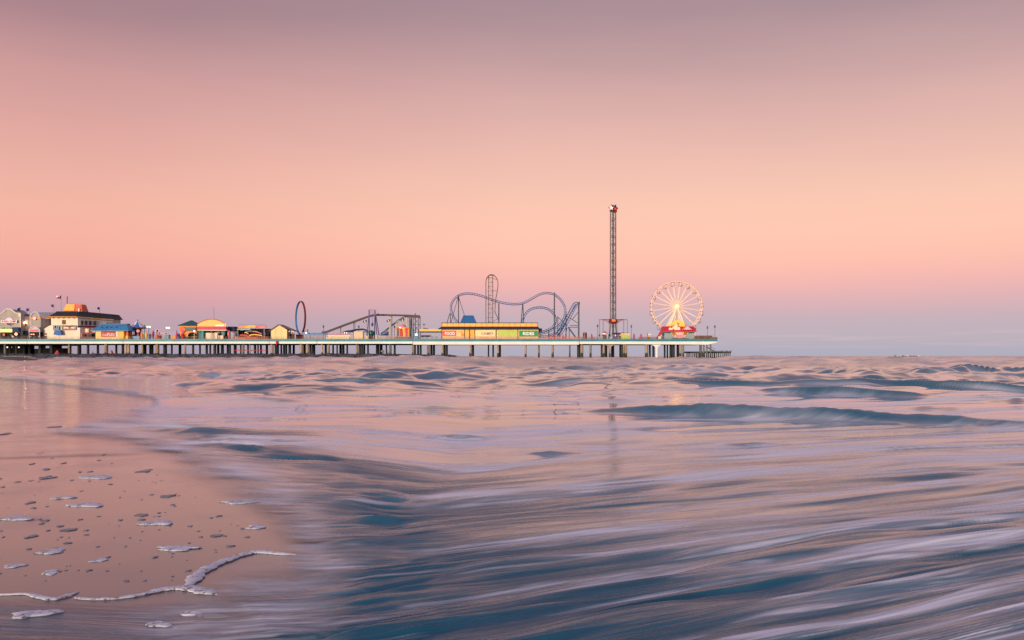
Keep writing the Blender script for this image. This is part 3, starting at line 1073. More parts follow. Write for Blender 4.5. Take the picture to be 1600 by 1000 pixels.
# ---- 2 pale grey wall with lamp
Y = 456
f = Fr(Y)
r2 = empty('pale_shop', base(40, Y), 'flat pale grey shop wall with a square navy awning', 'shop')
mb = MB()
f.box(mb, 32.7, 48.4, 490.6, 531, 10)
mb.build('wall', m_lgrey, r2)
mb = MB()
f.box(mb, 40, 46, 491.2, 493.2, 0.3, -0.35)
mb.build('roof_slot', m_dark, r2)
mb = MB()
f.poly(mb, [(35.2, 523), (36, 517.2), (43.6, 517.2), (44.2, 523)], 1.6, -1.8)
mb.build('awning', m_navy, r2)
mb = MB()
f.box(mb, 34.5, 47, 526, 530.5, 0.1, -0.12)
mb.build('doorway', m_dark, r2)
mb = MB()
f.box(mb, 38.8, 41, 505.6, 508, 0.4, -0.45)
lo = mb.build('wall_lamp', m_maroon, r2)
pl = bpy.data.lights.new('wall_lamp_light', 'POINT')
pl.energy, pl.color, pl.shadow_soft_size = 160, (1.0, 0.62, 0.35), 0.2
plo = bpy.data.objects.new('wall_lamp_light', pl)
plo.location = (f.x(39.9) - r2.location[0], -1.0, f.z(504.6) - ZD)
plo.parent = r2
COL.objects.link(plo)

# ---- 3 vaulted hall
Y = 450
f = Fr(Y)
r3 = empty('vaulted_hall', base(56, Y), 'grey hall with a white barrel-vault roof and red sign over its porch', 'hall')
mb = MB()
f.box(mb, 48.4, 63.8, 497.2, 531, 12)
mb.build('wall', m_grey, r3)
arc = [(49.2 + 6.0 + 6.0 * math.cos(R(a)), 497.2 - 8.6 * math.sin(R(a))) for a in range(180, -1, -12)]
mb = MB()
f.poly(mb, arc, 0.4)
mb.build('tympanum', m_grey, r3)
mb = MB()
m_ = len(arc)
vs = []
for a, b in arc:
    vs.append((f.x(55.2 + (a - 55.2) * 1.16), Y - 0.25, f.z(497.2 - (497.2 - b) * 1.12)))
for a, b in arc:
    vs.append((f.x(55.2 + (a - 55.2) * 1.16) + 3.4, Y + 16, f.z(497.2 - (497.2 - b) * 1.12) + 0.6))
mb.add(vs, [(i, i + 1, i + 1 + m_, i + m_) for i in range(m_ - 1)])
mb.path([vs[i] for i in range(m_)], 0.22, 4)
mb.build('barrel_roof', m_white, r3)
mb = MB()
f.box(mb, 48.2, 64, 496.2, 498.8, 0.4, -0.45)
mb.build('cornice', m_ochre, r3)  # orange lamplight on the cornice put into its colour
mb = MB()
disc(mb, f, 55.2, 497.4, 2.5, 0.2, -0.8, 16)
mb.build('round_sign', m_pinksign, r3)
pp = [(49.8, 515.5), (52, 514), (54.5, 512.4), (57, 511), (58.6, 510.4), (60.4, 511), (63, 512.4), (65.5, 514.4), (67.5, 515.5)]
mb = MB()
f.poly(mb, [(49.8, 518.8)] + pp + [(67.5, 518.8)], 0.5, -3.0)
po = mb.build('porch_gable', m_lgrey, r3)
mb = MB()
mb.path([(f.x(a), Y - 3.1, f.z(b)) for a, b in pp], 0.2, 4)
mb.build('gable_trim', m_white, po)
mb = MB()
f.box(mb, 52.4, 64.4, 515.3, 517.6, 0.2, -3.25)
mb.build('red_sign', mat('lit_red_sign', (0.7, 0.03, 0.06), 0.5, 0.05, emit=(0.9, 0.02, 0.06), estr=0.35), r3)
mb = MB()
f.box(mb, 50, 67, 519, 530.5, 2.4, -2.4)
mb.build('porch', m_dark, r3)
for p in (53.4, 56.8):
    mb = MB()
    f.box(mb, p - 1.2, p + 1.2, 521.8, 523.4, 0.2, -2.65)
    mb.build('glow_panel', m_warmwin, r3)
for p in (50.2, 66.2):
    mb = MB()
    f.box(mb, p, p + 0.9, 518.8, 530.6, 0.3, -3.0)
    mb.build('porch_post', m_lgrey, r3)

# ---- 4 ochre annex + air conditioners
Y = 462
f = Fr(Y)
r4 = empty('ochre_annex', base(72, Y), 'ochre annex wall lit by one small lamp', 'annex')
mb = MB()
f.box(mb, 63.5, 82, 494.8, 531, 8)
mb.build('wall', m_ochre, r4)
mb = MB()
f.box(mb, 63.3, 82, 493.6, 494.8, 0.4, -0.2)
mb.build('coping', m_cream2, r4)
mb = MB()
f.box(mb, 73, 75.2, 506.6, 508.6, 0.4, -0.45)
mb.build('wall_lamp', m_dark, r4)
pl2 = pl.copy()
pl2.energy = 240
plo2 = bpy.data.objects.new('wall_lamp_light', pl2)
plo2.location = (f.x(73.2) - r4.location[0], -1.1, f.z(505.6) - ZD)
plo2.parent = r4
COL.objects.link(plo2)
for p0, p1, q0, nm in ((65, 69, 491.4, 'lower grey air conditioner on the ochre annex roof'), (70, 74.5, 489.2, 'taller grey air conditioner on the ochre annex roof')):
    mb = MB()
    mb.box(f.x(p0), f.x(p1), Y + 1.5, Y + 3.5, f.z(494.8), f.z(q0))
    mb.box(f.x(p0) + 0.2, f.x(p1) - 0.2, Y + 1.7, Y + 3.3, f.z(q0), f.z(q0) + 0.25)
    mb.thing('air_conditioner', m_post, nm, 'air conditioner', 'roof air conditioners')

# ---- 5 cream restaurant with black mansard roof
Y = 449
f = Fr(Y)
r5 = empty('cream_restaurant', base(110, Y), 'large cream restaurant with a black mansard roof and an orange rooftop box', 'restaurant')
mb = MB()
f.poly(mb, [(80, 531), (80, 495), (121.5, 495), (121.5, 531)], 14)
f.poly(mb, [(68, 531), (68, 514.4), (72, 511.5), (77, 508.6), (79.95, 508.4), (79.95, 531)], 8, 0.3)
w5 = mb.build('wall', m_cream2, r5)
mb = MB()
xs_ = [(121.5, 0.0), (134, 5), (146, 9), (158.5, 13)]
for (a, ya), (b, yb) in zip(xs_[:-1], xs_[1:]):
    mb.add([(X(a, Y), Y + ya, ZD), (X(b, Y), Y + yb, ZD), (X(b, Y), Y + yb, f.z(495)), (X(a, Y), Y + ya, f.z(495))], [(0, 1, 2, 3)])
mb.add([(X(158.5, Y), Y + 13, ZD), (X(158.5, Y), Y + 22, ZD), (X(158.5, Y), Y + 22, f.z(495)), (X(158.5, Y), Y + 13, f.z(495))], [(0, 1, 2, 3)])
mb.build('side_wing', m_lgrey, r5)
eave = [(77.8, -1.6), (121.8, -1.6), (134.5, 3.2), (147, 7.6), (162, 11.5)]
rid = [(84.6, 2.2), (122.0, 2.2), (134, 7.0), (146, 11.0), (156.5, 14.5)]
hz_e, hz_r = [494.4, 494.4, 495.4, 496.6, 497.4], [486.1, 486.1, 487.0, 488.2, 489.0]
vs, fs = [], []
for (p, yy_), q in zip(eave, hz_e):
    vs.append((X(p, Y), Y + yy_, f.z(q)))
for (p, yy_), q, in zip(rid, hz_r):
    vs.append((X(p - 0.6, Y), Y + yy_ - 1.0, f.z(q + 2.6)))
for (p, yy_), q in zip(rid, hz_r):
    vs.append((X(p, Y), Y + yy_, f.z(q)))
for i in range(4):
    fs += [(i, i + 1, i + 6, i + 5), (i + 5, i + 6, i + 11, i + 10)]
n0 = len(vs)
vs += [(X(80, Y), Y + 18, f.z(494.4)), (X(85, Y), Y + 14, f.z(486.1)), (X(160, Y), Y + 24, f.z(497)), (X(156, Y), Y + 22, f.z(489))]
fs += [(n0, 0, 5, n0 + 1), (n0 + 1, 5, 10), (4, n0 + 2, n0 + 3, 9), (9, n0 + 3, 14), (10, 11, 12, 13, 14, n0 + 3, n0 + 1)]
mb = MB().add(vs, fs)
mb.build('mansard_roof', m_black, r5)
mb = MB()
mb.path([(X(p, Y), Y + yy_ + 0.1, f.z(q + 0.9)) for (p, yy_), q in zip(eave, hz_e)], 0.28, 4)
mb.build('eave_board', m_ochre, r5)
for p, q, yo in [(83, 496.4, -0.5), (91, 496.4, -0.5), (99, 496.4, -0.5), (107, 496.4, -0.5), (115, 496.4, -0.5)]:
    mb = MB()
    f.box(mb, p - 0.8, p + 0.8, q - 0.8, q + 0.9, 0.8, yo - 0.4)
    mb.build('bracket', m_orangered, r5)
mb = MB()
f.box(mb, 97.2, 102.4, 500, 506.6, 0.25, -0.27)
wn = mb.build('window', m_wood, r5)
for k in range(2):
    mb = MB()
    f.box(mb, 97.8 + 2.2 * k, 99.6 + 2.2 * k, 500.6, 506, 0.1, -0.35)
    mb.build('pane', mat('warm_pane', (0.22, 0.12, 0.06), 0.7, 0.1, spec=0.1), wn)
mb = MB()
f.box(mb, 83, 120, 508.2, 516.0, 0.2, -0.24)
mural = mb.build('mural_sign', mat('mural_tan', (0.30, 0.20, 0.11), 0.7, 0.5, 1.2), r5)
for a, b, q0, q1, mm in ((83.3, 88, 508.6, 515.6, m_purple), (86, 90, 509, 513, m_lgrey), (89, 95, 508.6, 515.6, m_teal), (93, 97.5, 510, 515.6, m_lgrey),
                         (100, 107.5, 511.2, 513.2, m_pinksign), (111, 117, 511.0, 513.2, m_pinksign), (104, 112, 509.2, 510.6, m_wood), (117.6, 119.8, 508.6, 515.6, m_purple)):
    mb = MB()
    f.box(mb, a, b, q0, q1, 0.06, -0.31)
    mb.build('mural_patch', mm, mural)
mb = MB()
f.poly(mb, [(86.6, 523.2), (88.4, 516.2), (97.4, 516.2), (99, 523.2)], 1.8, -2.0)
mb.build('awning', m_blue, r5)
for p, mm in ((70.2, m_maroon), (70.4, m_wood)):
    mb = MB()
    q0, q1 = ((520.2, 523.2) if mm is m_maroon else (524.4, 530))
    f.box(mb, p - 1.6, p + 2.6, q0, q1, 0.12, 0.15)
    mb.build('side_sign' if mm is m_maroon else 'side_door', mm, r5)


def wingpt(p):
    ps, ys = [a for a, b in xs_], [b for a, b in xs_]
    return float(np.interp(p, ps, ys))


for p in (126.0, 130.2, 134.2, 138.9, 152.6, 157.0):
    q0, q1 = (500.6, 507.4) if p < 150 else (503, 508)
    mb = MB()
    yo = wingpt(p)
    mb.box(X(p - 0.95, Y), X(p + 0.95, Y), Y + yo - 0.7, Y + yo + 0.1, f.z(q1), f.z(q0))
    mb.build('window', m_dark, r5)
mb = MB()
vs = []
for p, ex in ((122.5, 3.0), (134, 3.2), (147, 3.2)):
    yo = wingpt(p)
    vs += [(X(p, Y), Y + yo - ex, f.z(511.2)), (X(p, Y), Y + yo - 0.2, f.z(508.4))]
mb.add(vs, [(0, 2, 3, 1), (2, 4, 5, 3)])
mb.build('balcony_roof', m_maroon, r5)
for p in (131.8, 138.4):
    mb = MB()
    yo = wingpt(p)
    mb.box(X(p - 2.4, Y), X(p + 2.4, Y), Y + yo - 1.3, Y + yo - 0.9, f.z(519), f.z(513.2))
    mb.build('lit_window', m_warmwin, r5)
for p, mm in ((125.5, m_red), (131, m_red), (145, m_red), (138, m_dark)):
    mb = MB()
    yo = wingpt(p)
    mb.box(X(p - 2.3, Y), X(p + 2.3, Y), Y + yo - 1.2, Y + yo - 0.8, f.z(526), f.z(520.6))
    mb.build('counter_opening', mm, r5)
mb = MB()
f.box(mb, 125.2, 128.6, 512.2, 531, 0.8, -2.4)
mb.build('pillar', m_cream2, r5)
mb = MB()
mb.frustum(f.x(92.4), f.x(122.4), Y + 4, Y + 11, f.z(486.2), f.x(95.4), f.x(119.4), Y + 5.5, Y + 10, f.z(474.6))
bx_ = mb.build('rooftop_box', m_orangered, r5)
mb = MB()
vs = [(f.x(93.0), Y + 4.0, f.z(484.6)), (f.x(109.8), Y + 4.0, f.z(484.6)), (f.x(108.6), Y + 5.38, f.z(474.4)), (f.x(95.4), Y + 5.38, f.z(474.4))]
mb.add([(x, y - 0.12, z) for x, y, z in vs] + [(x, y - 0.03, z) for x, y, z in vs], [(0, 1, 2, 3), (0, 4, 5, 1), (1, 5, 6, 2), (2, 6, 7, 3), (3, 7, 4, 0)])
mb.build('orange_front', m_glowband, bx_)
mb = MB()
f.box(mb, 112, 118.6, 476, 479.4, 0.1, 4.9)
mb.build('red_patch', m_red, bx_)
mb = MB()
f.box(mb, 116.6, 118.6, 481.6, 486, 0.4, 3.6)
mb.build('chimney_pot', m_white, bx_)
mb = MB()
for p in (95.2, 100, 103.2, 106, 110, 113.5, 119.6):
    mb.cyl(f.x(p), Y + 5.6, f.z(474.8), f.z(472.2), 0.12, n=5)
mb.build('roof_finial', m_orangered, bx_, kind='stuff')


# ---- flags
def flag(px0, top, foot, Y, cloth, label, zf=None, wide=6.0, drop=0.8):
    f = Fr(Y)
    e = empty('flag', (f.x(px0), Y, f.z(foot)), label, 'flag', 'flags over the landward buildings')
    mb = MB()
    mb.cyl(f.x(px0), Y, f.z(foot), f.z(top - 1.0), 0.07, n=5)
    mb.build('flagpole', m_steel, e)
    for k, (u0, u1, v0, v1, mm) in enumerate(cloth):
        mb = MB()
        vs, fs = [], []
        nn = 5
        for i in range(nn + 1):
            u = u0 + (u1 - u0) * i / nn
            xx_ = f.x(px0) - 0.08 - u * wide * Y / FOC
            sag = drop * u * u + 0.15 * math.sin(u * 7)
            yw = 0.35 * math.sin(u * 6)
            for v in (v0, v1):
                vs.append((xx_, Y + yw, f.z(top) - v * 1.35 - sag))
                vs.append((xx_, Y + yw + 0.05, f.z(top) - v * 1.35 - sag))
        for i in range(nn):
            a = 4 * i
            fs += [(a, a + 2, a + 6, a + 4), (a + 1, a + 5, a + 7, a + 3), (a, a + 4, a + 5, a + 1), (a + 2, a + 3, a + 7, a + 6)]
        mb.add(vs, fs).build('flag_cloth', mm, e)
    return e


flag(95.6, 461.6, 486, 456, [(0, 0.34, 0, 1.1, m_cloth_d), (0.34, 1, 0, 0.55, m_white), (0.34, 1, 0.55, 1.1, m_red)],
     'red, white and blue flag flying highest over the black roof', wide=7, drop=0.25)
flag(105.6, 463, 475, 457, [(0, 0.5, 0, 0.8, m_purple), (0, 0.5, 0.8, 2.4, m_red)], 'limp furled flag hanging straight above the orange rooftop box', wide=2.2, drop=0.2)
flag(84.2, 475.8, 488, 458, [(0, 1, 0, 0.9, m_purple)], 'small dark blue flag at the left end of the black roof', wide=4, drop=0.1)
flag(155.6, 480.0, 490, 466, [(0, 1, 0, 0.8, m_navy)], 'small dark flag above the right end of the black roof', wide=3, drop=0.1)
flag(31.8, 480.0, 491, 458, [(0, 1, 0, 1.0, m_navy)], 'drooping navy flag at the corner of the waved parapet', wide=5, drop=1.6)
flag(45.6, 481.4, 491, 458, [(0, 1, 0, 1.0, m_purple)], 'purple flag above the pale grey shop wall', wide=4.5, drop=0.6)

# ---- 6 ticket house with blue roof
Y = 446
f = Fr(Y)
r6 = empty('arcade_house', base(172, Y), 'yellow arcade house with a blue hipped roof and red FUN sign', 'arcade')
mb = MB()
f.box(mb, 149.5, 193.8, 516, 531, 9)
mb.build('wall', m_glowyellow, r6)
mb = MB()
mb.frustum(f.x(144), f.x(203.4), Y - 2.2, Y + 12, f.z(516.4), f.x(152.6), f.x(194.0), Y + 3.4, Y + 6.5, f.z(506.6))
mb.box(f.x(144), f.x(203.4), Y - 2.2, Y + 12, f.z(517.0), f.z(516.4) - 0.004)
ro = mb.build('hipped_roof', m_blueroof, r6)
mb = MB()
f.box(mb, 152.0, 194.6, 505.2, 506.6, 3.3, 3.3)
mb.build('ridge_cap', mat('deep_blue_metal', (0.012, 0.10, 0.24), 0.5), ro)
for p in (158.6, 166, 173, 181.6):
    mb = MB()
    yv = Y + 0.6
    f.box(mb, p - 0.7, p + 0.7, 510.4, 512.6, 1.6, 0.2)
    mb.build('roof_vent', m_navy, ro)
mb = MB()
f.box(mb, 158, 180.6, 516.9, 526.4, 0.25, -0.3)
fsn = mb.build('fun_sign', mat('sign_brick_red', (0.50, 0.085, 0.075), 0.6, 0.1), r6)
lettering('FUN', m_white, fsn, f.x(173.6), Y - 0.36, f.z(523.3), 1.35, 3.2)
lettering('MORE', m_white, fsn, f.x(163.6), Y - 0.36, f.z(523.7), 0.7, 2.2)
mb = MB()
mb.path([(f.x(160 + k * 1.9), Y - 0.36, f.z(518.8 - 0.5 * math.sin(k * 1.9))) for k in range(11)], 0.14, 4)
mb.build('sign_scroll', m_pink, fsn)
mb = MB()
f.box(mb, 181.2, 184.6, 516.6, 526.6, 0.15, -0.2)
mb.build('pale_panel', m_cream2, r6)
mb = MB()
f.box(mb, 186.4, 193.6, 516.9, 530.8, 0.2, -0.25)
mb.build('yellow_panel', m_yellow, r6)
mb = MB()
f.box(mb, 194.2, 198.6, 517.2, 531, 5, 1.0)
mb.build('side_booth', m_orangered, r6)
mb = MB()
f.box(mb, 197.0, 200.6, 524.6, 531, 2, -0.6)
mb.thing('yellow_crate', m_yellow, 'bright yellow booth box at the right corner of the arcade house', 'booth')

# ---- 7 carousel with striped canopy
Y = 452
f = Fr(Y)
c7 = empty('carousel', base(212, Y), 'carousel under a blue and white striped conical canopy', 'carousel')
cx, cr_ = f.x(210.5), 12.6 * Y / FOC
ztop, zsk = f.z(500.6), f.z(511.4)
cm = {0: m_blue, 1: m_white}
for tone, nm in ((0, 'blue_canopy_stripe'), (1, 'white_canopy_stripe')):
    for k in range(8):
        if k % 2 != tone:
            continue
        mb = MB()
        a0, a1 = R(45 * k - 112 + 14), R(45 * (k + 1) - 112 + 14)
        vs = [(cx, Y + 3.5, ztop)]
        for i in range(4):
            a = a0 + (a1 - a0) * i / 3
            vs.append((cx + 0.55 * cr_ * math.cos(a), Y + 3.5 + 0.55 * cr_ * math.sin(a), ztop - (ztop - zsk) * 0.62))
        for i in range(4):
            a = a0 + (a1 - a0) * i / 3
            vs.append((cx + cr_ * math.cos(a), Y + 3.5 + cr_ * math.sin(a), zsk))
        fs = [(0, i + 1, i + 2) for i in range(3)] + [(i + 1, i + 5, i + 6, i + 2) for i in range(3)]
        mb.add(vs, fs).build(nm, cm[tone], c7)
mb = MB()
mb.lathe(cx, Y + 3.5, [(cr_ * 1.01, zsk + 0.05), (cr_ * 1.03, zsk - 0.55)], 20)
mb.build('canopy_skirt', m_maroon, c7)
mb = MB()
mb.lathe(cx, Y + 3.5, [(1.6, ZD + 0.5), (1.3, ZD + 2.5), (1.7, zsk - 0.6)], 12)
mb.build('centre_drum', m_wood, c7)
mb = MB()
mb.lathe(cx, Y + 3.5, [(cr_, ZD + 0.3), (cr_, ZD + 0.75)], 20)
mb.build('platform', m_yellow, c7)
for k in range(10):
    a = 2 * math.pi * k / 10
    mb = MB()
    x_, y_ = cx + 0.85 * cr_ * math.cos(a), Y + 3.5 + 0.85 * cr_ * math.sin(a)
    mb.cyl(x_, y_, ZD + 0.7, zsk, 0.07, n=5)
    mb.ball((x_, y_, ZD + 2.0), 0.42, 6, 0.7)
    mb.tube((x_ + 0.3, y_, ZD + 2.1), (x_ + 0.55, y_, ZD + 2.7), 0.14, 5)
    for sx_ in (-0.25, 0.25):
        mb.tube((x_ + sx_, y_, ZD + 1.8), (x_ + sx_ * 1.5, y_, ZD + 1.1), 0.08, 4)
    mb.build('carousel_horse', (m_dark, m_wood, m_white)[k % 3], c7)
mb = MB()
mb.ball((cx, Y + 3.5, ztop + 0.25), 0.3, 6)
mb.build('finial', m_steel, c7)
f = Fr(446)
mb = MB()
disc(mb, f, 215.5, 517.2, 2.4, 0.8, 0, 14)
mb.tube((f.x(215.5), 446.4, ZD), (f.x(215.5), 446.4, f.z(519)), 0.1, 5)
mb.thing('pink_sign', m_pink, 'round pink sign on a thin post before the carousel', 'sign')


# ---- lamp posts
def lamp_post(p, top, Y, label, globes=1, m=None):
    f = Fr(Y)
    e = empty('lamp_post', (f.x(p), Y, ZD), label, 'lamp post', 'lamp posts along the pier')
    mb = MB()
    mb.path([(f.x(p), Y, ZD), (f.x(p), Y, ZD + 0.6), (f.x(p), Y, ZD + 0.65), (f.x(p), Y, f.z(top + 3))], [0.22, 0.2, 0.11, 0.09], 6)
    mb.build('pole', m or m_post, e)
    if globes:
        for k in range(globes):
            dx = 0 if globes == 1 else (-0.55 + 1.1 * k)
            mb = MB()
            mb.ball((f.x(p) + dx, Y, f.z(top + 1.6)), 0.42, 8)
            mb.build('globe', m_lamp, e)
        if globes > 1:
            mb = MB()
            mb.tube((f.x(p) - 0.6, Y, f.z(top + 3)), (f.x(p) + 0.6, Y, f.z(top + 3)), 0.07, 5)
            mb.build('cross_arm', m or m_post, e)
    else:
        mb = MB()
        zt = f.z(top)
        mb.lathe(f.x(p), Y, [(0.12, zt - 1.25), (0.36, zt - 1.0), (0.30, zt - 0.55), (0.52, zt - 0.5), (0.10, zt - 0.05), (0.04, zt + 0.35)], 8)
        mb.build('lantern', m or m_post, e)
    return e


lamp_post(225.6, 507.6, 444, 'teal lamp post with dark lantern right of the carousel', 0, m_teal)
lamp_post(232.4, 509.2, 445, 'lamp post with two lit globes behind the orange tubs', 2)
lamp_post(262.4, 510.6, 446, 'lamp post with two lit globes left of the green roof house', 2, m_palesteel)
lamp_post(303.6, 515.6, 444, 'white lamp post with a glowing globe before the orange arch', 1, m_white)
lamp_post(505.4, 508.2, 446, 'dark lamp post at the foot of the log flume ramp', 0)
lamp_post(560.6, 508.4, 470, 'dark lamp post poking above the dark tent roof', 0)
lamp_post(616.4, 508.4, 466, 'dark lamp post left of the parachute ride', 0)
lamp_post(933.6, 507.2, 444, 'dark lamp post left of the swing tower', 0)
lamp_post(986.4, 508.0, 444, 'dark lamp post right of the swing tower', 0)
lamp_post(1105.4, 509.6, 450, 'shorter dark lamp post over the timber windbreak', 0)
lamp_post(1117.0, 508.4, 450, 'dark lamp post at the very end of the pier', 0)
lamp_post(478.2, 518.4, 445, 'small lamp with a globe beside the ring ride', 1)


# ---- kiddie rides between carousel and green roof
def tub(p, q, w, h, Y, m1, m2, label):
    f = Fr(Y)
    e = empty('ride_tub', base(p, Y), label, 'ride car', 'small ride cars')
    mb = MB()
    zb_ = f.z(q + h / 2)
    rr = w / 2 * Y / FOC
    mb.lathe(f.x(p), Y, [(rr * 0.6, ZD + 0.1), (rr * 0.9, zb_), (rr, zb_ + 0.5 * h * Y / FOC), (rr * 0.55, zb_ + h * Y / FOC)], 10)
    mb.build('tub_shell', m1, e)
    mb = MB()
    mb.lathe(f.x(p), Y, [(rr * 0.56, zb_ + h * Y / FOC - 0.02), (rr * 0.15, zb_ + 1.35 * h * Y / FOC)], 8)
    mb.build('tub_top', m2, e)
    return e


tub(221.6, 522.6, 4.4, 4.0, 446, m_orange, m_orange, 'round orange ride tub left of the teal lamp post')
tub(228.6, 522.6, 4.8, 5.0, 446, m_yellow, m_orange, 'tall yellow and orange ride tub right of the teal lamp post')
tub(234.6, 523.8, 4.2, 4.4, 447, m_blue, m_lime, 'blue ride tub with lime top')
tub(239.4, 520.4, 3.6, 6.0, 448, m_magenta, m_pink, 'tall magenta ride tub left of the white target wheel')
tub(245.6, 525.0, 6.0, 4.6, 446, m_orangered, m_pink, 'orange red ride tub under the white target wheel')
tub(250.6, 526.0, 4.0, 3.6, 446.5, m_maroon, m_orange, 'low maroon ride tub in the middle of the kiddie rides')
tub(276.2, 522.0, 2.6, 8.0, 446, m_magenta, m_purple, 'narrow magenta slide tower left of the green roof house')
tub(279.6, 523.6, 4.0, 4.0, 447, m_blue, m_navy, 'dark blue ride car beside the green roof house')
tub(285.4, 522.6, 5.0, 4.0, 446, m_red, m_pink, 'red and pink ride car before the orange house')
for p, w, mm, q, lb in ((213, 10, m_blueroof, 525.6, 'low blue booth wall in front of the carousel'), (260.6, 7, m_teal, 523.8, 'teal ticket booth under the two-globe lamp'),
                        (271, 7, m_orange, 524.2, 'low orange ticket counter right of the teal booth'), (255, 6, m_orange, 520.4, 'orange canopy stand right of the target wheel')):
    f = Fr(446 if w > 6.5 else 448)
    mb = MB()
    if w == 6:
        mb.box(f.x(p - w / 2), f.x(p + w / 2), f.Y, f.Y + 2, f.z(q + 1.4), f.z(q))
        mb.box(f.x(p - w / 2) + 0.1, f.x(p - w / 2) + 0.25, f.Y + 0.1, f.Y + 0.25, ZD, f.z(q + 1.4))
        mb.box(f.x(p + w / 2) - 0.25, f.x(p + w / 2) - 0.1, f.Y + 0.1, f.Y + 0.25, ZD, f.z(q + 1.4))
    else:
        mb.frustum(f.x(p - w / 2), f.x(p + w / 2), f.Y, f.Y + 2, ZD, f.x(p - w / 2 + 0.3), f.x(p + w / 2 - 0.3), f.Y + 0.1, f.Y + 1.9, f.z(q))
        mb.box(f.x(p - w / 2 - 0.3), f.x(p + w / 2 + 0.3), f.Y - 0.2, f.Y + 2.2, f.z(q), f.z(q) + 0.15)
    mb.thing('ticket_booth', mm, lb, 'booth', 'small booths by the kiddie rides')
Y = 450
f = Fr(Y)
tw = empty('target_wheel', base(246, Y), 'upright white and black target wheel among the kiddie rides', 'ride')
mb = MB()
disc(mb, f, 246, 516.6, 3.0, 0.5, 0, 16)
mb.build('target_rim', m_pinksign, tw)
mb = MB()
disc(mb, f, 246, 516.6, 1.5, 0.2, -0.22, 12)
mb.build('target_bullseye', m_dark, tw)
for s_ in (-1, 1):
    mb = MB()
    f.tube(mb, (246 + s_ * 4.5, 530.5), (246 + s_ * 1.0, 517.4), 0.16, 5, 0.7)
    mb.build('target_leg', m_maroon, tw)

# ---- 10 green roof house
Y = 450
f = Fr(Y)
g10 = empty('green_roof_house', base(294, Y), 'orange house with a dark green pyramid roof', 'house')
mb = MB()
f.box(mb, 281, 307, 508.2, 531, 8)
mb.build('wall', m_orange, g10)
mb = MB()
mb.frustum(f.x(278.4), f.x(309.2), Y - 1.6, Y + 9, f.z(508.8), f.x(294.2), f.x(296.0), Y + 3.6, Y + 4.2, f.z(500.0))
mb.build('pyramid_roof', m_green, g10)
mb = MB()
f.poly(mb, [(290.8, 516.6), (291.4, 511.4), (306.8, 511.4), (307, 516.6)], 1.2, -1.3)
mb.build('awning', m_green, g10)
mb = MB()
f.poly(mb, [(294, 525.4), (294, 522.6), (295.6, 520.8), (298, 519.6), (301, 519.2), (304, 519.8), (306.4, 521.4), (306.8, 525.4)], 0.2, -0.22)
mb.build('arched_opening', m_dark, g10)
mb = MB()
disc(mb, f, 286, 515, 4.6, 0.6, -0.7, 18)
mb.build('round_ornament', m_orangered, g10)
mb = MB()
f.box(mb, 281, 307, 526, 530.6, 0.15, -0.4)
mb.build('plinth', m_greypile, g10)

# ---- 11 orange arch hall with red fascia
Y = 448
f = Fr(Y)
a11 = empty('orange_arch_hall', base(330, Y), 'games hall with an orange arched gable above a crimson fascia', 'hall')
arcp = []
for a in np.linspace(0, 1, 21):
    p = 306.8 + (351 - 306.8) * a
    arcp.append((p, 508.4 - 9.8 * math.sin(math.pi * (0.06 + 0.88 * a)) ** 0.85))
mb = MB()
f.poly(mb, [(306.8, 513)] + arcp + [(351, 513)], 1.0, 1.5)
ar = mb.build('arched_gable', m_glowband, a11)
mb = MB()
mb.path([(f.x(a), Y + 1.5, f.z(b)) for a, b in arcp], 0.22, 4)
mb.build('arch_trim', m_orangered, ar)
mb = MB()
f.box(mb, 336, 348.4, 507.6, 509.4, 0.3, 1.1)
mb.build('white_sign', m_lamp if False else mat('lit_white_sign', (0.85, 0.85, 0.85), 0.5, 0.02, emit=(1, 1, 1), estr=0.5), ar)
mb = MB()
f.box(mb, 350.0, 351.8, 504.6, 510, 0.5, 1.4)
mb.build('pinnacle', m_cream2, a11)
mb = MB()
f.poly(mb, [(310.2, 515.4), (311.2, 510.2), (354.4, 510.2), (355.6, 515.4)], 3.0, -2.0)
mb.build('fascia_roof', m_crimson, a11)
mb = MB()
f.box(mb, 310.2, 355.4, 515.42, 516.6, 2.6, -1.8)
mb.build('fascia_edge', m_cream2, a11)
mb = MB()
f.box(mb, 311.4, 318.8, 516.6, 531.5, 8, -0.8)
mb.build('end_wall', mat('teal_wall', (0.05, 0.30, 0.30), 0.7, 0.1), a11)
mb = MB()
f.box(mb, 318.8, 355, 516.6, 531, 0.4, 5)
mb.build('back_wall', m_dark, a11)
for p0, p1, q0, mm in ((319.6, 333.4, 520, m_cream2), (334.4, 339, 519.6, m_cream2), (340, 349, 524.2, m_cream2), (336, 341, 518.0, m_teal), (342.4, 348.6, 517.4, m_teal),
                       (352.4, 354, 518.4, m_palesteel)):
    mb = MB()
    q1 = 530.5 if mm is m_cream2 else 524
    f.box(mb, p0, p1, q0, q1, 0.4, 0.5 if mm is m_cream2 else 3)
    mb.build('counter' if mm is m_cream2 else 'back_panel', mm, a11)
for p in (330.4, 341.2, 349.4):
    mb = MB()
    f.box(mb, p - 0.35, p + 0.35, 516.6, 530.6, 0.3, -0.6)
    mb.build('post', m_orangered, a11)
mb = MB()
f.tube(mb, (329.4, 499), (328.6, 479), 0.06, 4, 5)
mb.thing('antenna_mast', m_steel, 'thin antenna mast rising above the orange arched gable', 'mast')
f = Fr(450)
mb = MB()
f.box(mb, 356, 366, 511.4, 517.6, 6)
f.box(mb, 355.6, 366.4, 510.2, 511.4, 6.4, -0.2)
mb.box(f.x(356.2), f.x(357.0), 450.2, 450.6, ZD, f.z(517.6))
mb.box(f.x(365), f.x(365.8), 450.2, 450.6, ZD, f.z(517.6))
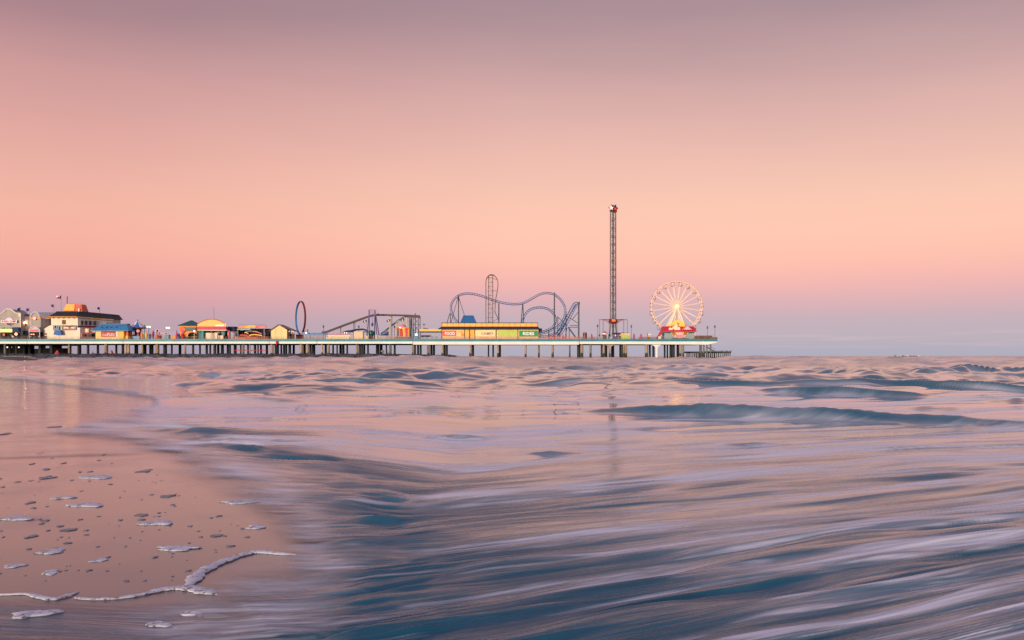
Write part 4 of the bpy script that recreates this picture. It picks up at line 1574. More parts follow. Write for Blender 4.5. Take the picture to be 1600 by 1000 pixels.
mb.thing('dark_canopy', m_navy, 'small dark canopy between the crimson fascia and the fun ride', 'canopy')
f = Fr(446)
mb = MB()
f.box(mb, 356.4, 358.8, 517, 530.6, 1.2)
mb.lathe(f.x(357.6), 446.6, [(0.5, f.z(517)), (0.1, f.z(515.6))], 8)
mb.thing('red_pillar', m_red, 'red pillar with pointed cap right of the games hall', 'pillar')

# ---- 12 colourful funhouse ride
Y = 452
f = Fr(Y)
fu = empty('funhouse_ride', base(390, Y), 'spinning funhouse ride with wavy yellow, orange and red signboards', 'ride')
mb = MB()
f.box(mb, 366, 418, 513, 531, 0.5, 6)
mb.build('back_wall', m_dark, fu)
bands = [((371, 512.8), (376, 510.6), (384, 510.2), (392, 509.4), 3.0, m_orange), ((384, 511.6), (392, 509.0), (398, 509.4), (402, 512.0), 3.2, m_yellow),
         ((399, 512), (404, 508.8), (410, 509.2), (416.4, 511.0), 3.4, m_orangered), ((404, 511), (408, 509.6), (413, 510.2), (416, 512.6), 1.8, m_pink),
         ((369.6, 515.0), (376, 514.0), (384, 515.2), (391, 514.2), 1.2, m_lime), ((376, 516.2), (382, 515.0), (388, 515.4), (393, 515.6), 1.0, m_blueroof),
         ((386, 518.6), (394, 516.6), (402, 518.4), (410, 521.4), 2.0, m_maroon), ((390, 524.2), (398, 521.6), (404, 523.6), (410, 524.4), 1.8, m_yellow),
         ((364, 519.6), (366, 517.6), (369.4, 517.4), (371.4, 520), 2.2, m_orange), ((372, 524.4), (380, 522.4), (386, 524.4), (392, 526.4), 1.8, m_red),
         ((383, 520.6), (385, 517.6), (387, 520), (389, 522.4), 1.6, m_yellow), ((396, 518.2), (401, 516.8), (405, 519.6), (409, 522), 1.2, m_pink)]
for k, (p0, p1, p2, p3, th, mm) in enumerate(bands):
    mb = MB()
    up_, dn = [], []
    for t_ in np.linspace(0, 1, 9):
        c_ = [(1 - t_) ** 3, 3 * t_ * (1 - t_) ** 2, 3 * t_ * t_ * (1 - t_), t_ ** 3]
        xx_ = sum(w * q[0] for w, q in zip(c_, (p0, p1, p2, p3)))
        yy_ = sum(w * q[1] for w, q in zip(c_, (p0, p1, p2, p3)))
        up_.append((xx_, yy_ - th / 2))
        dn.append((xx_, yy_ + th / 2))
    f.poly(mb, up_ + dn[::-1], 0.3, -0.1 * k)
    mb.build('wavy_signboard', mm, fu)
for p, q in ((372, 526), (413, 524)):
    mb = MB()
    f.box(mb, p - 0.3, p + 0.3, 512.5, 530.5, 0.3, -0.4)
    mb.build('frame_post', m_palesteel, fu)
for p in (366, 376, 382, 392, 398, 407, 412, 416):
    mb = MB()
    f.box(mb, p - 1.1, p + 1.1, 518.5 + (p % 3), 524 + (p % 4), 1.2, 3)
    mb.build('ride_seat', (m_green, m_maroon, m_navy)[int(p) % 3], fu)
mb = MB()
f.box(mb, 369, 374, 520, 525.6, 0.4, -1.6)
mb.build('green_panel', m_teal, fu)
mb = MB()
for p in np.arange(374, 418, 2.1):
    mb.ball((f.x(p), Y + 0.2, f.z(507.4 + 0.8 * math.sin(p))), 0.17, 5)
mb.build('bulb_row', m_navy, fu, kind='stuff')
f = Fr(444)
mb = MB()
for q in (526.0, 528.2):
    f.box(mb, 364, 418.6, q, q + 0.7, 0.1)
for p in np.arange(364, 419, 2.6):
    f.box(mb, p, p + 0.5, 525.8, 530.2, 0.12, -0.02)
f.box(mb, 372, 400, 527, 529.6, 0.05, 0.1)
mb.thing('queue_fence', m_orangered, 'orange red queue fence in front of the wavy funhouse ride', 'fence')

# ---- 13 pale yellow gabled hut
Y = 446
f = Fr(Y)
h13 = empty('gabled_hut', base(436, Y), 'pale yellow gabled hut with dark red roof', 'hut')
gab = [(423.4, 531), (423.4, 515.2), (436, 507.6), (448.6, 515.2), (448.6, 531)]
wl = MB()
f.poly(wl, gab, 7.5)
wl = wl.build('wall', m_dark if False else mat('hut_core', (0.62, 0.50, 0.24), 0.8, 0.05), h13)
edges_ = [423.4, 430.8, 439.6, 448.6]
gz = lambda p: 507.6 + abs(p - 436) * (515.2 - 507.6) / 12.6
for a, b in zip(edges_[:-1], edges_[1:]):
    mb = MB()
    pts = [(a + 0.12, 530.6), (a + 0.12, gz(a + 0.12))] + ([(436, 507.6)] if a < 436 < b else []) + [(b - 0.12, gz(b - 0.12)), (b - 0.12, 530.6)]
    f.poly(mb, pts, 0.12, -0.14)
    mb.build('wall_panel', m_paleyellow, h13)
for s_ in (-1, 1):
    mb = MB()
    e0 = (436 - 15.4, 516.8) if s_ < 0 else (459.4, 516.8)
    p_top = (436, 506.6)
    zt, ze = f.z(p_top[1]), f.z(e0[1])
    xt, xe = f.x(436), f.x(e0[0])
    y0, y1 = Y - 0.9, Y + 8.5
    mb.add([(xe, y0, ze), (xt, y0, zt), (xt, y1, zt), (xe, y1, ze), (xe, y0, ze - 0.25), (xt, y0, zt - 0.25), (xt, y1, zt - 0.25), (xe, y1, ze - 0.25)],
           [(0, 1, 2, 3), (7, 6, 5, 4), (0, 4, 5, 1), (1, 5, 6, 2), (2, 6, 7, 3), (3, 7, 4, 0)])
    mb.build('roof_slope', m_maroon, h13)
for p in (451.5, 457.0):
    mb = MB()
    f.box(mb, p - 0.3, p + 0.3, 516.4, 530.8, 0.3, 0.2)
    mb.build('porch_post', m_wood, h13)
    mb = MB()
    mb.ball((f.x(p), Y + 0.6, f.z(517.6)), 0.30, 6)
    mb.build('porch_lamp', m_lamp, h13)
mb = MB()
f.box(mb, 449.4, 458, 521, 530.6, 0.3, 3)
mb.build('porch_back', m_wood, h13)

# ---- 14 ring ride
Y = 454
f = Fr(Y)
r14 = empty('ring_ride', base(470, Y), 'tall hoop ride, blue on its left half and maroon on its right', 'ride')
NSEG = 40
cxp, czp, ax_, az_ = 469.6, 496.4, 7.4, 26.2
ctr = (X(cxp, Y + 8), Z(czp, Y + 8))
zr = az_ * (Y + 8) / FOC
xr = ax_ * Y / FOC
xr, ydep = 0.477 * zr, 0.879 * zr      # a round hoop seen obliquely


def hoop(a0, a1, nm, mm):
    mb = MB()
    vs, fs = [], []
    n_ = 22
    for i in range(n_ + 1):
        a = a0 + (a1 - a0) * i / n_
        ca, sa = math.cos(a), math.sin(a)
        for rr, off in ((1.0, -0.42), (1.0, 0.42), (0.955, 0.42), (0.955, -0.42)):
            bx2, by2 = xr * ca * rr, -ydep * ca * rr
            ln = math.hypot(xr, ydep)
            nx, ny = ydep / ln * off, xr / ln * off
            vs.append((ctr[0] + bx2 + nx, Y + 8 + by2 + ny, ctr[1] + zr * sa * rr))
    for i in range(n_):
        for k in range(4):
            l = (k + 1) % 4
            fs.append((i * 4 + k, i * 4 + l, i * 4 + 4 + l, i * 4 + 4 + k))
    mb.add(vs, fs)
    return mb.build(nm, mm, r14)


hoop(R(90), R(262), 'blue_half_hoop', m_trackbr)
hoop(R(90), R(-62), 'maroon_half_hoop', m_maroon)
mb = MB()
f.box(mb, 461.6, 471, 522.4, 530.5, 5, 1)
mb.build('base', m_red, r14)
for p, dx in ((462.4, 0), (466, 0), (470, 0)):
    mb = MB()
    f.box(mb, p - 0.4, p + 0.4, 523, 530.4, 0.2, 0.7)
    mb.build('base_strut', m_maroon, r14)
mb = MB()
f.box(mb, 473.4, 478, 513.6, 519, 2.2, 3)
mb.build('ride_car', m_palesteel, r14)
Y = 447
f = Fr(Y)
mb = MB()
f.poly(mb, [(470.5, 520.4), (511, 520.8), (511, 523.2), (487, 523.4), (470.5, 522.0)], 1.6)
mb.path([(f.x(470.5), Y, f.z(520.3)), (f.x(511), Y, f.z(520.6))], 0.1, 4)
for p in (474, 484, 496, 508):
    mb.box(f.x(p), f.x(p + 0.7), Y + 0.5, Y + 0.9, ZD, f.z(522.6))
mb.thing('blue_trough', m_trackbr, 'long low bright blue flume trough right of the ring ride', 'flume')
f = Fr(443.5)
mb = MB()
for q in (524.2, 526.4, 528.2):
    f.box(mb, 476, 509, q, q + 0.45, 0.1)
for p in np.arange(476, 509.5, 2.3):
    f.box(mb, p, p + 0.4, 523.8, 530, 0.12, -0.02)
mb.thing('brown_fence', m_rail, 'brown rail fence under the blue flume trough', 'fence')
f = Fr(443)
mb = MB()
f.box(mb, 509.6, 545.6, 527.0, 530, 0.4)
f.box(mb, 509.4, 545.8, 526.6, 527.0, 0.6, -0.1)
mb.thing('low_cream_wall', m_cream2, 'long low cream wall left of the cream box', 'wall')
f = Fr(445)
mb = MB()
f.box(mb, 511, 547.6, 523.6, 526.2, 0.4)
for p in (514, 522, 530, 538, 545):
    f.box(mb, p, p + 0.5, 523.6, 530, 0.2, 0.42)
mb.thing('pale_banner_rail', m_paleyellow, 'pale yellow banner rail behind the low cream wall', 'banner')
f = Fr(456)
mb = MB()
for q in (520.4, 522):
    f.box(mb, 511, 546, q, q + 0.5, 0.1)
for p in np.arange(511, 546, 1.6):
    f.box(mb, p, p + 0.35, 520, 531, 0.12, -0.02)
mb.thing('pink_rail', m_pink, 'row of pinkish rails behind the pale banner under the flume ramp', 'fence')
# ---- 15 log flume
Y = 458
f = Fr(Y)
fl15 = empty('log_flume', base(590, Y), 'dark log flume with a long lift ramp and a curved drop', 'ride')


def trough(pts, nm, m, w=1.6, hgt_=0.9, y=0.0, parent=None):
    mb = MB()
    vs, fs = [], []
    for i, (p, q) in enumerate(pts):
        x_, z_ = f.x(p), f.z(q)
        vs += [(x_, Y + y - w / 2, z_ + hgt_ / 2), (x_, Y + y - w / 2, z_ - hgt_ / 2), (x_, Y + y + w / 2, z_ - hgt_ / 2), (x_, Y + y + w / 2, z_ + hgt_ / 2)]
    for i in range(len(pts) - 1):
        a = 4 * i
        fs += [(a, a + 1, a + 5, a + 4), (a + 1, a + 2, a + 6, a + 5), (a + 2, a + 3, a + 7, a + 6)]
    fs += [(0, 3, 2, 1), (len(vs) - 4, len(vs) - 3, len(vs) - 2, len(vs) - 1)]
    mb.add(vs, fs)
    return mb.build(nm, m, parent or fl15)


trough([(503, 519.6), (510, 518.8), (540, 507.4), (570, 496.6), (579, 493.6), (586, 492.2)], 'lift_ramp', m_brownsteel, 1.8, 0.95)
trough([(586, 492.2), (600, 492.2), (630, 492.8), (655.6, 493.8)], 'upper_trough', m_brownsteel, 1.8, 0.8)
trough([(655.6, 494.9), (640, 494.9), (633, 495.0), (627, 496.6), (621, 500.2), (613, 506.8), (606, 512.4), (599, 518.0), (594, 521.0)], 'drop_trough', m_post, 1.6, 0.75, 3.0)
mb = MB()
trough([(594, 520.6), (606, 518.2), (606.1, 523.6), (594, 523.6)], 'splash_chute', m_trackbr, 2.0, 0.2, 2.4)
mb = MB()
f.poly(mb, [(593, 523.4), (605.5, 519.2), (605.6, 524), (594, 524)], 3.0, 0.5)
mb.build('splash_pool_wall', m_trackbr, fl15)
for p, q, mm, w in ((532, 511, m_post, 0.35), (552.4, 503.4, m_post, 0.3), (554.2, 503, m_post, 0.3), (609.5, 493.8, m_palesteel, 0.9), (612.2, 493.8, m_post, 0.3),
                    (604.4, 516, m_post, 0.3), (619.4, 501.4, m_palesteel, 0.75), (622, 501, m_palesteel, 0.7), (632.6, 495.6, m_palesteel, 0.6), (635.2, 495.6, m_palesteel, 0.8)):
    mb = MB()
    mb.box(f.x(p) - w / 2 * 1.0, f.x(p) + w / 2, Y + 0.4, Y + 0.4 + w, ZD, f.z(q))
    mb.build('support_column', mm, fl15)
frp = [639.4, 641.4, 645.8, 648.0, 653.6, 655.4]
for k, p in enumerate(frp):
    mb = MB()
    mb.box(f.x(p) - 0.17, f.x(p) + 0.17, Y + (k % 2) * 3, Y + (k % 2) * 3 + 0.34, ZD, f.z(494.6))
    mb.build('frame_leg', m_post, fl15)
mb = MB()
f.box(mb, 639.6, 643.4, 497.4, 530, 0.2, 2.2)
mb.build('ladder_cage', m_greypile, fl15)
mb = MB()
for a, b in (((645.8, 497), (655.4, 507)), ((655.4, 497), (645.8, 507)), ((645.8, 507.3), (655.4, 517.6)), ((655.4, 507.3), (645.8, 517.6)), ((640, 507), (656, 507)), ((645.8, 517.8), (655.4, 528)), ((655.4, 517.8), (645.8, 528))):
    f.tube(mb, a, b, 0.1, 4, 0.2)
mb.build('cross_brace', m_post, fl15)
mb = MB()
f.box(mb, 636.6, 656.2, 494.0, 496.4, 3.8, -0.4)
mb.build('top_platform', m_steel, fl15)
for p in (590.4, 648.6):
    mb = MB()
    f.box(mb, p - 0.7, p + 0.7, 489.4, 491.8, 0.9, 0.2)
    mb.build('machinery_box', m_wood, fl15)


def pirate_flag(p, q, label):
    f2 = Fr(453)
    e = empty('pirate_flag', (f2.x(p), 453, ZD), label, 'flag', 'black and white flags by the log flume')
    mb = MB()
    mb.cyl(f2.x(p), 453, ZD, f2.z(q - 2), 0.06, n=5)
    mb.build('flagpole', m_steel, e)
    mb = MB()
    f2.poly(mb, [(p, q - 1.9), (p - 3, q - 1.2), (p - 5.8, q - 0.2), (p - 5.6, q + 2.6), (p - 2.6, q + 1.8), (p, q + 1.2)], 0.06)
    c = mb.build('flag_cloth', m_dark, e)
    mb = MB()
    disc(mb, f2, p - 3.0, q + 0.3, 0.95, 0.1, -0.04, 8)
    f2.box(mb, p - 4.3, p - 1.7, q + 1.0, q + 1.35, 0.08, -0.05)
    mb.build('white_emblem', m_white, c)


pirate_flag(573.0, 501.6, 'black flag with white emblem left of the purple gantry')
pirate_flag(610.0, 500.6, 'black flag with white emblem under the flat trough')
pirate_flag(631.6, 499.8, 'black flag with white emblem beside the frame tower')

# ---- 16 purple gantry swing ride with green ball
Y = 451
f = Fr(Y)
g16 = empty('swing_gantry', base(582, Y), 'purple twin-tower gantry with a crossbar at the top', 'ride')
for a, b, r_, yy_ in (((577.0, 484.4), (577.0, 530), 0.24, 0), ((585.8, 484.4), (585.2, 530), 0.30, 0), ((576.6, 490), (572.4, 530), 0.22, 1.5), ((586.8, 490), (591.6, 524), 0.26, 1.5), ((586.2, 492), (588.2, 528), 0.18, 2.5)):
    mb = MB()
    f.tube(mb, a, b, r_, 6, 0, yy_)
    mb.build('gantry_leg', m_purple if a[0] != 586.2 else m_post, g16)
mb = MB()
f.box(mb, 575.6, 587.6, 483.4, 485.0, 0.7, -0.3)
mb.build('crossbar', mat('mauve_steel', (0.33, 0.20, 0.30), 0.5), g16)
for p in (577, 585.8):
    mb = MB()
    f.box(mb, p - 1.3, p + 1.3, 485, 493, 0.6, -0.3)
    mb.build('tower_head', m_purple, g16)
mb = MB()
for p in (580.6, 582.6):
    f.tube(mb, (p, 485), (581.6, 504.6), 0.05, 4, 0.2)
mb.build('hanging_cable', m_steel, g16)
mb = MB()
mb.lathe(f.x(581.6), Y + 0.2, [(0.2, f.z(504)), (0.55, f.z(506)), (0.5, f.z(509)), (0.15, f.z(510))], 8)
mb.build('hanging_seat', m_green, g16)
Y = 448
f = Fr(Y)
b16 = empty('green_ball', base(579.6, Y), 'dark green glass ball on a wooden plinth below the purple gantry', 'ball')
mb = MB()
mb.ball((f.x(579.6), Y + 1.3, f.z(520.4)), 1.4, 14)
mb.build('ball', mat('green_glass_ball', (0.01, 0.13, 0.10), 0.12, 0.4, 1.2), b16, smooth=True)
mb = MB()
mb.lathe(f.x(579.6), Y + 1.3, [(1.0, ZD), (0.9, f.z(525.5)), (1.15, f.z(524))], 10)
mb.build('plinth', m_wood, b16)
# ---- 17 dark tent and boxes
f = Fr(455)
tn = empty('dark_tent', base(554, 455), 'long low dark teal tent roof behind the cream box', 'tent')
mb = MB()
prof = [(535, 518.2), (541, 516.2), (548, 515.6), (556, 513.6), (566, 513.0), (574, 515.4), (575, 518.4)]
vs = []
for p, q in prof:
    vs += [(f.x(p), 454, f.z(q) - 0.7), (f.x(p), 456.5, f.z(q)), (f.x(p), 459, f.z(q) - 0.7)]
fs = []
for i in range(len(prof) - 1):
    for k in range(2):
        a = 3 * i + k
        fs.append((a, a + 3, a + 4, a + 1))
mb.add(vs, fs)
f.box(mb, 537, 575, 518.0, 519.4, 0.2, -1.0)
mb.build('tent_roof', mat('dark_teal_canvas', (0.018, 0.05, 0.085), 0.8, 0.3, 0.6), tn)
for p in (537, 547, 558, 568, 574.4):
    mb = MB()
    f.box(mb, p - 0.3, p + 0.3, 518, 531, 0.2, -0.8)
    mb.build('tent_pole', m_post, tn)
for p in (538.4, 541.6):
    mb = MB()
    mb.ball((f.x(p), 454.4, f.z(519.8)), 0.28, 6)
    mb.build('tent_light', m_lamp, tn)
f = Fr(444)
mb = MB()
f.box(mb, 553, 566.8, 518.2, 530.4, 3)
f.box(mb, 552.7, 567.1, 517.8, 518.2, 3.3, -0.15)
mb.thing('cream_box', mat('peach_board', (0.86, 0.62, 0.38), 0.8, 0.06, 0.4), 'square cream kiosk box with blank front in front of the dark tent', 'kiosk')
for p, q, mm, w, lb in ((572.6, 524.6, m_paleyellow, 3.2, 'small pale booth between the cream box and green ball'), (574.6, 526, m_orange, 2.0, 'small orange sign beside the pale booth'),
                        (587.6, 524, m_cream2, 2.4, 'pale leaning board right of the green ball')):
    f = Fr(445 + (p % 2))
    mb = MB()
    mb.frustum(f.x(p - w / 2), f.x(p + w / 2), f.Y, f.Y + 0.8, ZD, f.x(p - w / 2.4), f.x(p + w / 2.4), f.Y + 0.2, f.Y + 0.7, f.z(q))
    mb.box(f.x(p - w / 2) - 0.08, f.x(p + w / 2) + 0.08, f.Y - 0.05, f.Y + 0.85, ZD, ZD + 0.15)
    mb.thing('small_booth', mm, lb, 'booth')
f = Fr(444)
mb = MB()
for q in (525.6, 528):
    f.box(mb, 586, 640, q, q + 0.6, 0.1)
for p in np.arange(586, 640, 2.6):
    f.box(mb, p, p + 0.45, 525.2, 530, 0.12, -0.02)
mb.thing('tan_fence', mat('tan_rail', (0.50, 0.33, 0.19), 0.7, 0.2), 'tan rail fence under the curved drop of the log flume', 'fence')

# ---- 18 parachute tower ride
Y = 450
f = Fr(Y)
pt = empty('parachute_ride', base(630, Y), 'small red and yellow parachute ride with a pink domed top', 'ride')
mb = MB()
f.poly(mb, [(627, 530), (628.4, 514), (626, 511.6), (634.6, 511.6), (632, 514), (633, 530)], 1.0)
mb.build('yellow_column', m_yellow, pt)
mb = MB()
mb.lathe(f.x(629.4), Y + 0.5, [(1.6, f.z(511)), (1.5, f.z(509.6)), (0.9, f.z(507.6)), (0.1, f.z(506.4))], 10)
mb.build('dome', m_pink, pt)
mb = MB()
f.box(mb, 618.4, 640, 511.6, 514.4, 0.5, 0.4)
mb.build('top_beam', m_orangered, pt)
for p, mm in ((621.6, m_maroon), (625.6, m_red), (628.0, m_red), (635.6, m_red), (638.4, m_orange)):
    mb = MB()
    f.box(mb, p - 1.1, p + 1.1, 515, 526, 0.8, -0.3)
    mb.lathe(f.x(p), Y + 0.1, [(0.42, f.z(515)), (0.1, f.z(513.6))], 6)
    mb.build('gondola_column', mm, pt)
mb = MB()
f.box(mb, 618, 644, 526, 530.6, 2.4, -0.5)
mb.build('ride_base', m_purple, pt)
mb = MB()
mb.ball((f.x(625.4), Y - 0.2, f.z(511.8)), 0.34, 6)
mb.build('ride_lamp', m_lamp, pt)
f = Fr(446)
mb = MB()
f.poly(mb, [(648, 530.4), (648, 522), (649, 520.6), (650.6, 520.0), (652.2, 520.6), (653.2, 522), (653.2, 530.4)], 1.4)
kb = mb.thing('phone_kiosk', m_blueroof, 'narrow blue kiosk with an arched top under the frame tower', 'kiosk')
mb = MB()
f.box(mb, 649.2, 652, 521.4, 524.4, 0.1, -0.12)
mb.build('lit_pane', m_lamp, kb)
f = Fr(447)
mb = MB()
f.box(mb, 642.8, 644.6, 515.2, 530, 0.5)
mb.ball((f.x(643.7), 447.2, f.z(514.4)), 0.4, 6)
mb.thing('slim_post_light', m_teal, 'slim teal post with a round head right of the parachute ride', 'post')

# ---- 20 snack pavilion
Y = 452
f = Fr(Y)
sp = empty('snack_pavilion', base(672, Y), 'open snack pavilion with a flat orange roof left of the food hall', 'pavilion')
mb = MB()
f.box(mb, 655.6, 690, 514.4, 517.6, 9)
mb.build('flat_roof', m_glowband, sp)
mb = MB()
f.box(mb, 655.6, 690, 517.7, 519.0, 8.6, 0.2)
mb.build('roof_edge', m_navy, sp)
for p in (657.4, 664.8, 672.2, 679, 686):
    mb = MB()
    f.box(mb, p - 0.35, p + 0.35, 519, 531, 0.3, 0.3)
    mb.build('pavilion_post', m_palesteel, sp)
for p in (659.6, 667, 674.6, 681):
    mb = MB()
    f.box(mb, p - 2.0, p + 2.0, 526, 526.6, 1.4, 2)
    f.box(mb, p - 0.2, p + 0.2, 526.6, 531, 0.3, 2.5)
    mb.build('table', m_post, sp)
mb = MB()
f.box(mb, 656, 672, 523.4, 526, 0.3, 6)
mb.build('blue_banner', m_navy, sp)
mb = MB()
f = Fr(457)
f.tube(mb, (661.8, 514.4), (661.8, 507), 0.09, 5, 2)
f.box(mb, 660.0, 663.6, 505.6, 507.6, 0.4, 1.8)
f.poly(mb, [(660, 514.4), (662, 512.2), (667, 512.4), (669.6, 514.4)], 2.0, 1.0)
mb.thing('floodlight', m_steel, 'dark floodlight on a short mast over the snack pavilion', 'floodlight')

# ---- 21 food, games and rides hall
Y = 444.5
f = Fr(Y)
hall = empty('games_hall', base(765, Y), 'long yellow hall with FOOD, GAMES and RIDES signs', 'hall')
mb = MB()
f.box(mb, 690.2, 841.6, 514.6, 531, 9)
mb.build('wall', mat('hall_core', (0.55, 0.38, 0.16), 0.8, 0.05), hall)
bays = [(690.6, 725.6), (726.2, 733.2), (734.0, 741.6), (742.2, 775.0), (775.6, 808.8), (809.4, 841.4)]
for k, (a, b) in enumerate(bays):
    mb = MB()
    f.box(mb, a, b, 514.8, 526.0, 0.16, -0.2)
    mb.build('wall_panel', m_glowyellow if k not in (1, 2) else mat('amber_panel', (0.90, 0.50, 0.075), 0.6, 0.05, emit=(1, 0.5, 0.06), estr=0.12), hall)  # amber bays are brightened by an added glow too
    mb = MB()
    f.box(mb, a, b, 526.2, 530.6, 0.2, -0.24)
    mb.build('dado_panel', mat('peach_dado', (0.84, 0.52, 0.32), 0.7, 0.08, 0.5), hall)
for p in (690.3, 725.9, 733.6, 741.9, 775.3, 809.1, 841.6):
    mb = MB()
    w = 0.55 if p != 733.6 else 0.9
    f.box(mb, p - w, p + w, 514.4, 530.8, 0.3, -0.34)
    mb.build('pilaster', m_wood if p != 733.6 else m_steel, hall)


def signboard(a, b, q0, q1, m, text, th, tw, tm, grid=None, dx=0.0, dy=0.0):
    mb = MB()
    f.box(mb, a, b, q0, q1, 0.14, -0.42)
    s = mb.build('signboard', m, hall)
    if grid:
        mb = MB()
        for p in np.arange(a + 1.2, b - 0.4, 1.9):
            for q in np.arange(q0 + 1.0, q1 - 0.2, 1.75):
                f.box(mb, p, p + 0.85, q, q + 0.8, 0.05, -0.48)
        mb.build('dot_pattern', grid, s, kind='stuff')
    if text:
        lettering(text, tm, s, f.x((a + b) / 2 + dx), Y - 0.56, f.z((q0 + q1) / 2 + dy), th, tw)
    return s


s_red = mat('sign_red', (0.72, 0.10, 0.065), 0.5, 0.06, emit=(0.8, 0.08, 0.05), estr=0.15)  # glow added to the red board's colour to brighten it
s_pale = mat('sign_pale_yellow', (0.90, 0.78, 0.42), 0.5, 0.04, emit=(1, 0.72, 0.3), estr=0.08)  # pale board lifted by a faint added glow
s_lime = mat('sign_lime_dots', (0.25, 0.52, 0.04), 0.5, 0.06)
s_limeb = mat('sign_lime_board', (0.60, 0.72, 0.16), 0.5, 0.05)
s_grn = mat('sign_green', (0.015, 0.38, 0.13), 0.5, 0.06)
s_grn2 = mat('sign_deep_green', (0.008, 0.22, 0.08), 0.5, 0.06)
m_lettw = mat('white_letters', (0.88, 0.86, 0.86), 0.4, 0.01, emit=(1, 0.95, 0.95), estr=0.25)
m_lettg = mat('mauve_letters', (0.36, 0.26, 0.36), 0.5, 0.02)
sgn = signboard(691.4, 712.6, 516.8, 525.0, s_red, 'FOOD', 1.45, 4.5, m_lettw, None, 1.0, 0.4)
mb = MB()
f.box(mb, 713.0, 725.2, 516.8, 525.6, 0.1, -0.38)
mb.build('cream_poster', mat('cream_poster', (0.88, 0.66, 0.40), 0.6, 0.05), hall)
for a, b, q0, q1, mm in ((715.2, 724.6, 517.2, 520.2, m_yellow), (720.6, 725.2, 520.8, 525.4, m_orange), (736.4, 738.6, 521.4, 525.4, m_yellow), (734.4, 741, 517.2, 520.6, m_yellow), (734.6, 736.2, 521, 525.6, m_orange)):
    mb = MB()
    f.box(mb, a, b, q0, q1, 0.05, -0.44 if a < 726 else -0.28)
    mb.build('poster_patch', mm, hall)
signboard(743.4, 774.2, 516.0, 525.4, s_pale, 'GAMES', 1.25, 5.6, m_lettg, mat('sign_yellow_dots', (0.92, 0.62, 0.16), 0.5), 2.4, 0.6)
signboard(777.6, 807.4, 516.2, 525.6, s_limeb, None, 0, 0, m_lettw, s_lime)
signboard(811.0, 840.4, 516.6, 525.6, s_grn, 'RIDES', 1.45, 5.2, m_lettw, s_grn2, 0.0, 0.4)
mb = MB()
f.poly(mb, [(684.6, 514.6), (690.4, 510.2), (839.6, 510.2), (844.8, 514.6)], 0.4, 0.2)
vs = [(f.x(684.4), Y - 1.9, f.z(514.2)), (f.x(845), Y - 1.9, f.z(514.2)), (f.x(840), Y + 0.15, f.z(510.2)), (f.x(690), Y + 0.15, f.z(510.2))]
mb.add(vs + [(x, y, z - 0.2) for x, y, z in vs], [(0, 1, 2, 3), (7, 6, 5, 4), (0, 4, 5, 1), (1, 5, 6, 2), (3, 7, 4, 0)])
mb.build('awning_roof', mat('dark_blue_tile', (0.026, 0.030, 0.045), 0.6, 0.3, 0.8), hall)
mb = MB()
f.box(mb, 689.8, 840.4, 504.4, 510.2, 0.5, 1.1)
par = mb.build('parapet', m_wood, hall)
for k in range(17):
    a = 690.4 + k * (839.8 - 690.4) / 17
    mb = MB()
    f.box(mb, a + 0.22, a + 8.79 - 0.22, 505.2, 510.0, 0.14, 0.94)
    mb.build('glow_panel', m_glowband, par)  # coloured parapet panels with added glow, not lamps
mb = MB()
f.box(mb, 689.4, 840.8, 503.9, 504.6, 0.8, 0.95)
mb.build('parapet_cap', m_black, par)
mb = MB()
f.box(mb, 841.8, 847, 513, 518.6, 0.4, 1.0)
f.box(mb, 843.4, 844.2, 518.6, 531, 0.3, 1.0)
mb.thing('blue_signpost', m_navy, 'dark blue signboard on a post at the right corner of the long hall', 'sign')

# ---- 22 blue roof behind the hall
f = Fr(458)
bh = empty('blue_roof_hut', base(731, 458), 'blue mansard-roofed hut behind the long hall', 'hut')
mb = MB()
f.box(mb, 718.6, 743.6, 505, 531, 7)
mb.build('wall', m_paleyellow, bh)
mb = MB()
mb.frustum(f.x(718.6), f.x(744.6), 457.2, 466, f.z(505.6), f.x(723.8), f.x(739.4), 459.4, 463.6, f.z(492.6))
mb.build('mansard_roof', mat('royal_blue_roof', (0.022, 0.135, 0.36), 0.5, 0.1, 0.6, streak=True), bh)


# ================================================================== ROLLER COASTER
def catmull(pts, n=8):
    out = []
    P = [np.array(p, float) for p in pts]
    P = [2 * P[0] - P[1]] + P + [2 * P[-1] - P[-2]]
    for i in range(1, len(P) - 2):
        for k in range(n):
            t_ = k / n
            out.append(0.5 * ((2 * P[i]) + (-P[i - 1] + P[i + 1]) * t_ + (2 * P[i - 1] - 5 * P[i] + 4 * P[i + 1] - P[i + 2]) * t_ ** 2
                              + (-P[i - 1] + 3 * P[i] - 3 * P[i + 1] + P[i + 2]) * t_ ** 3))
    out.append(P[-2])
    return out


rc = empty('roller_coaster', base(810, 460), 'blue steel roller coaster with hills, a loop and a vertical lift tower', 'roller coaster')


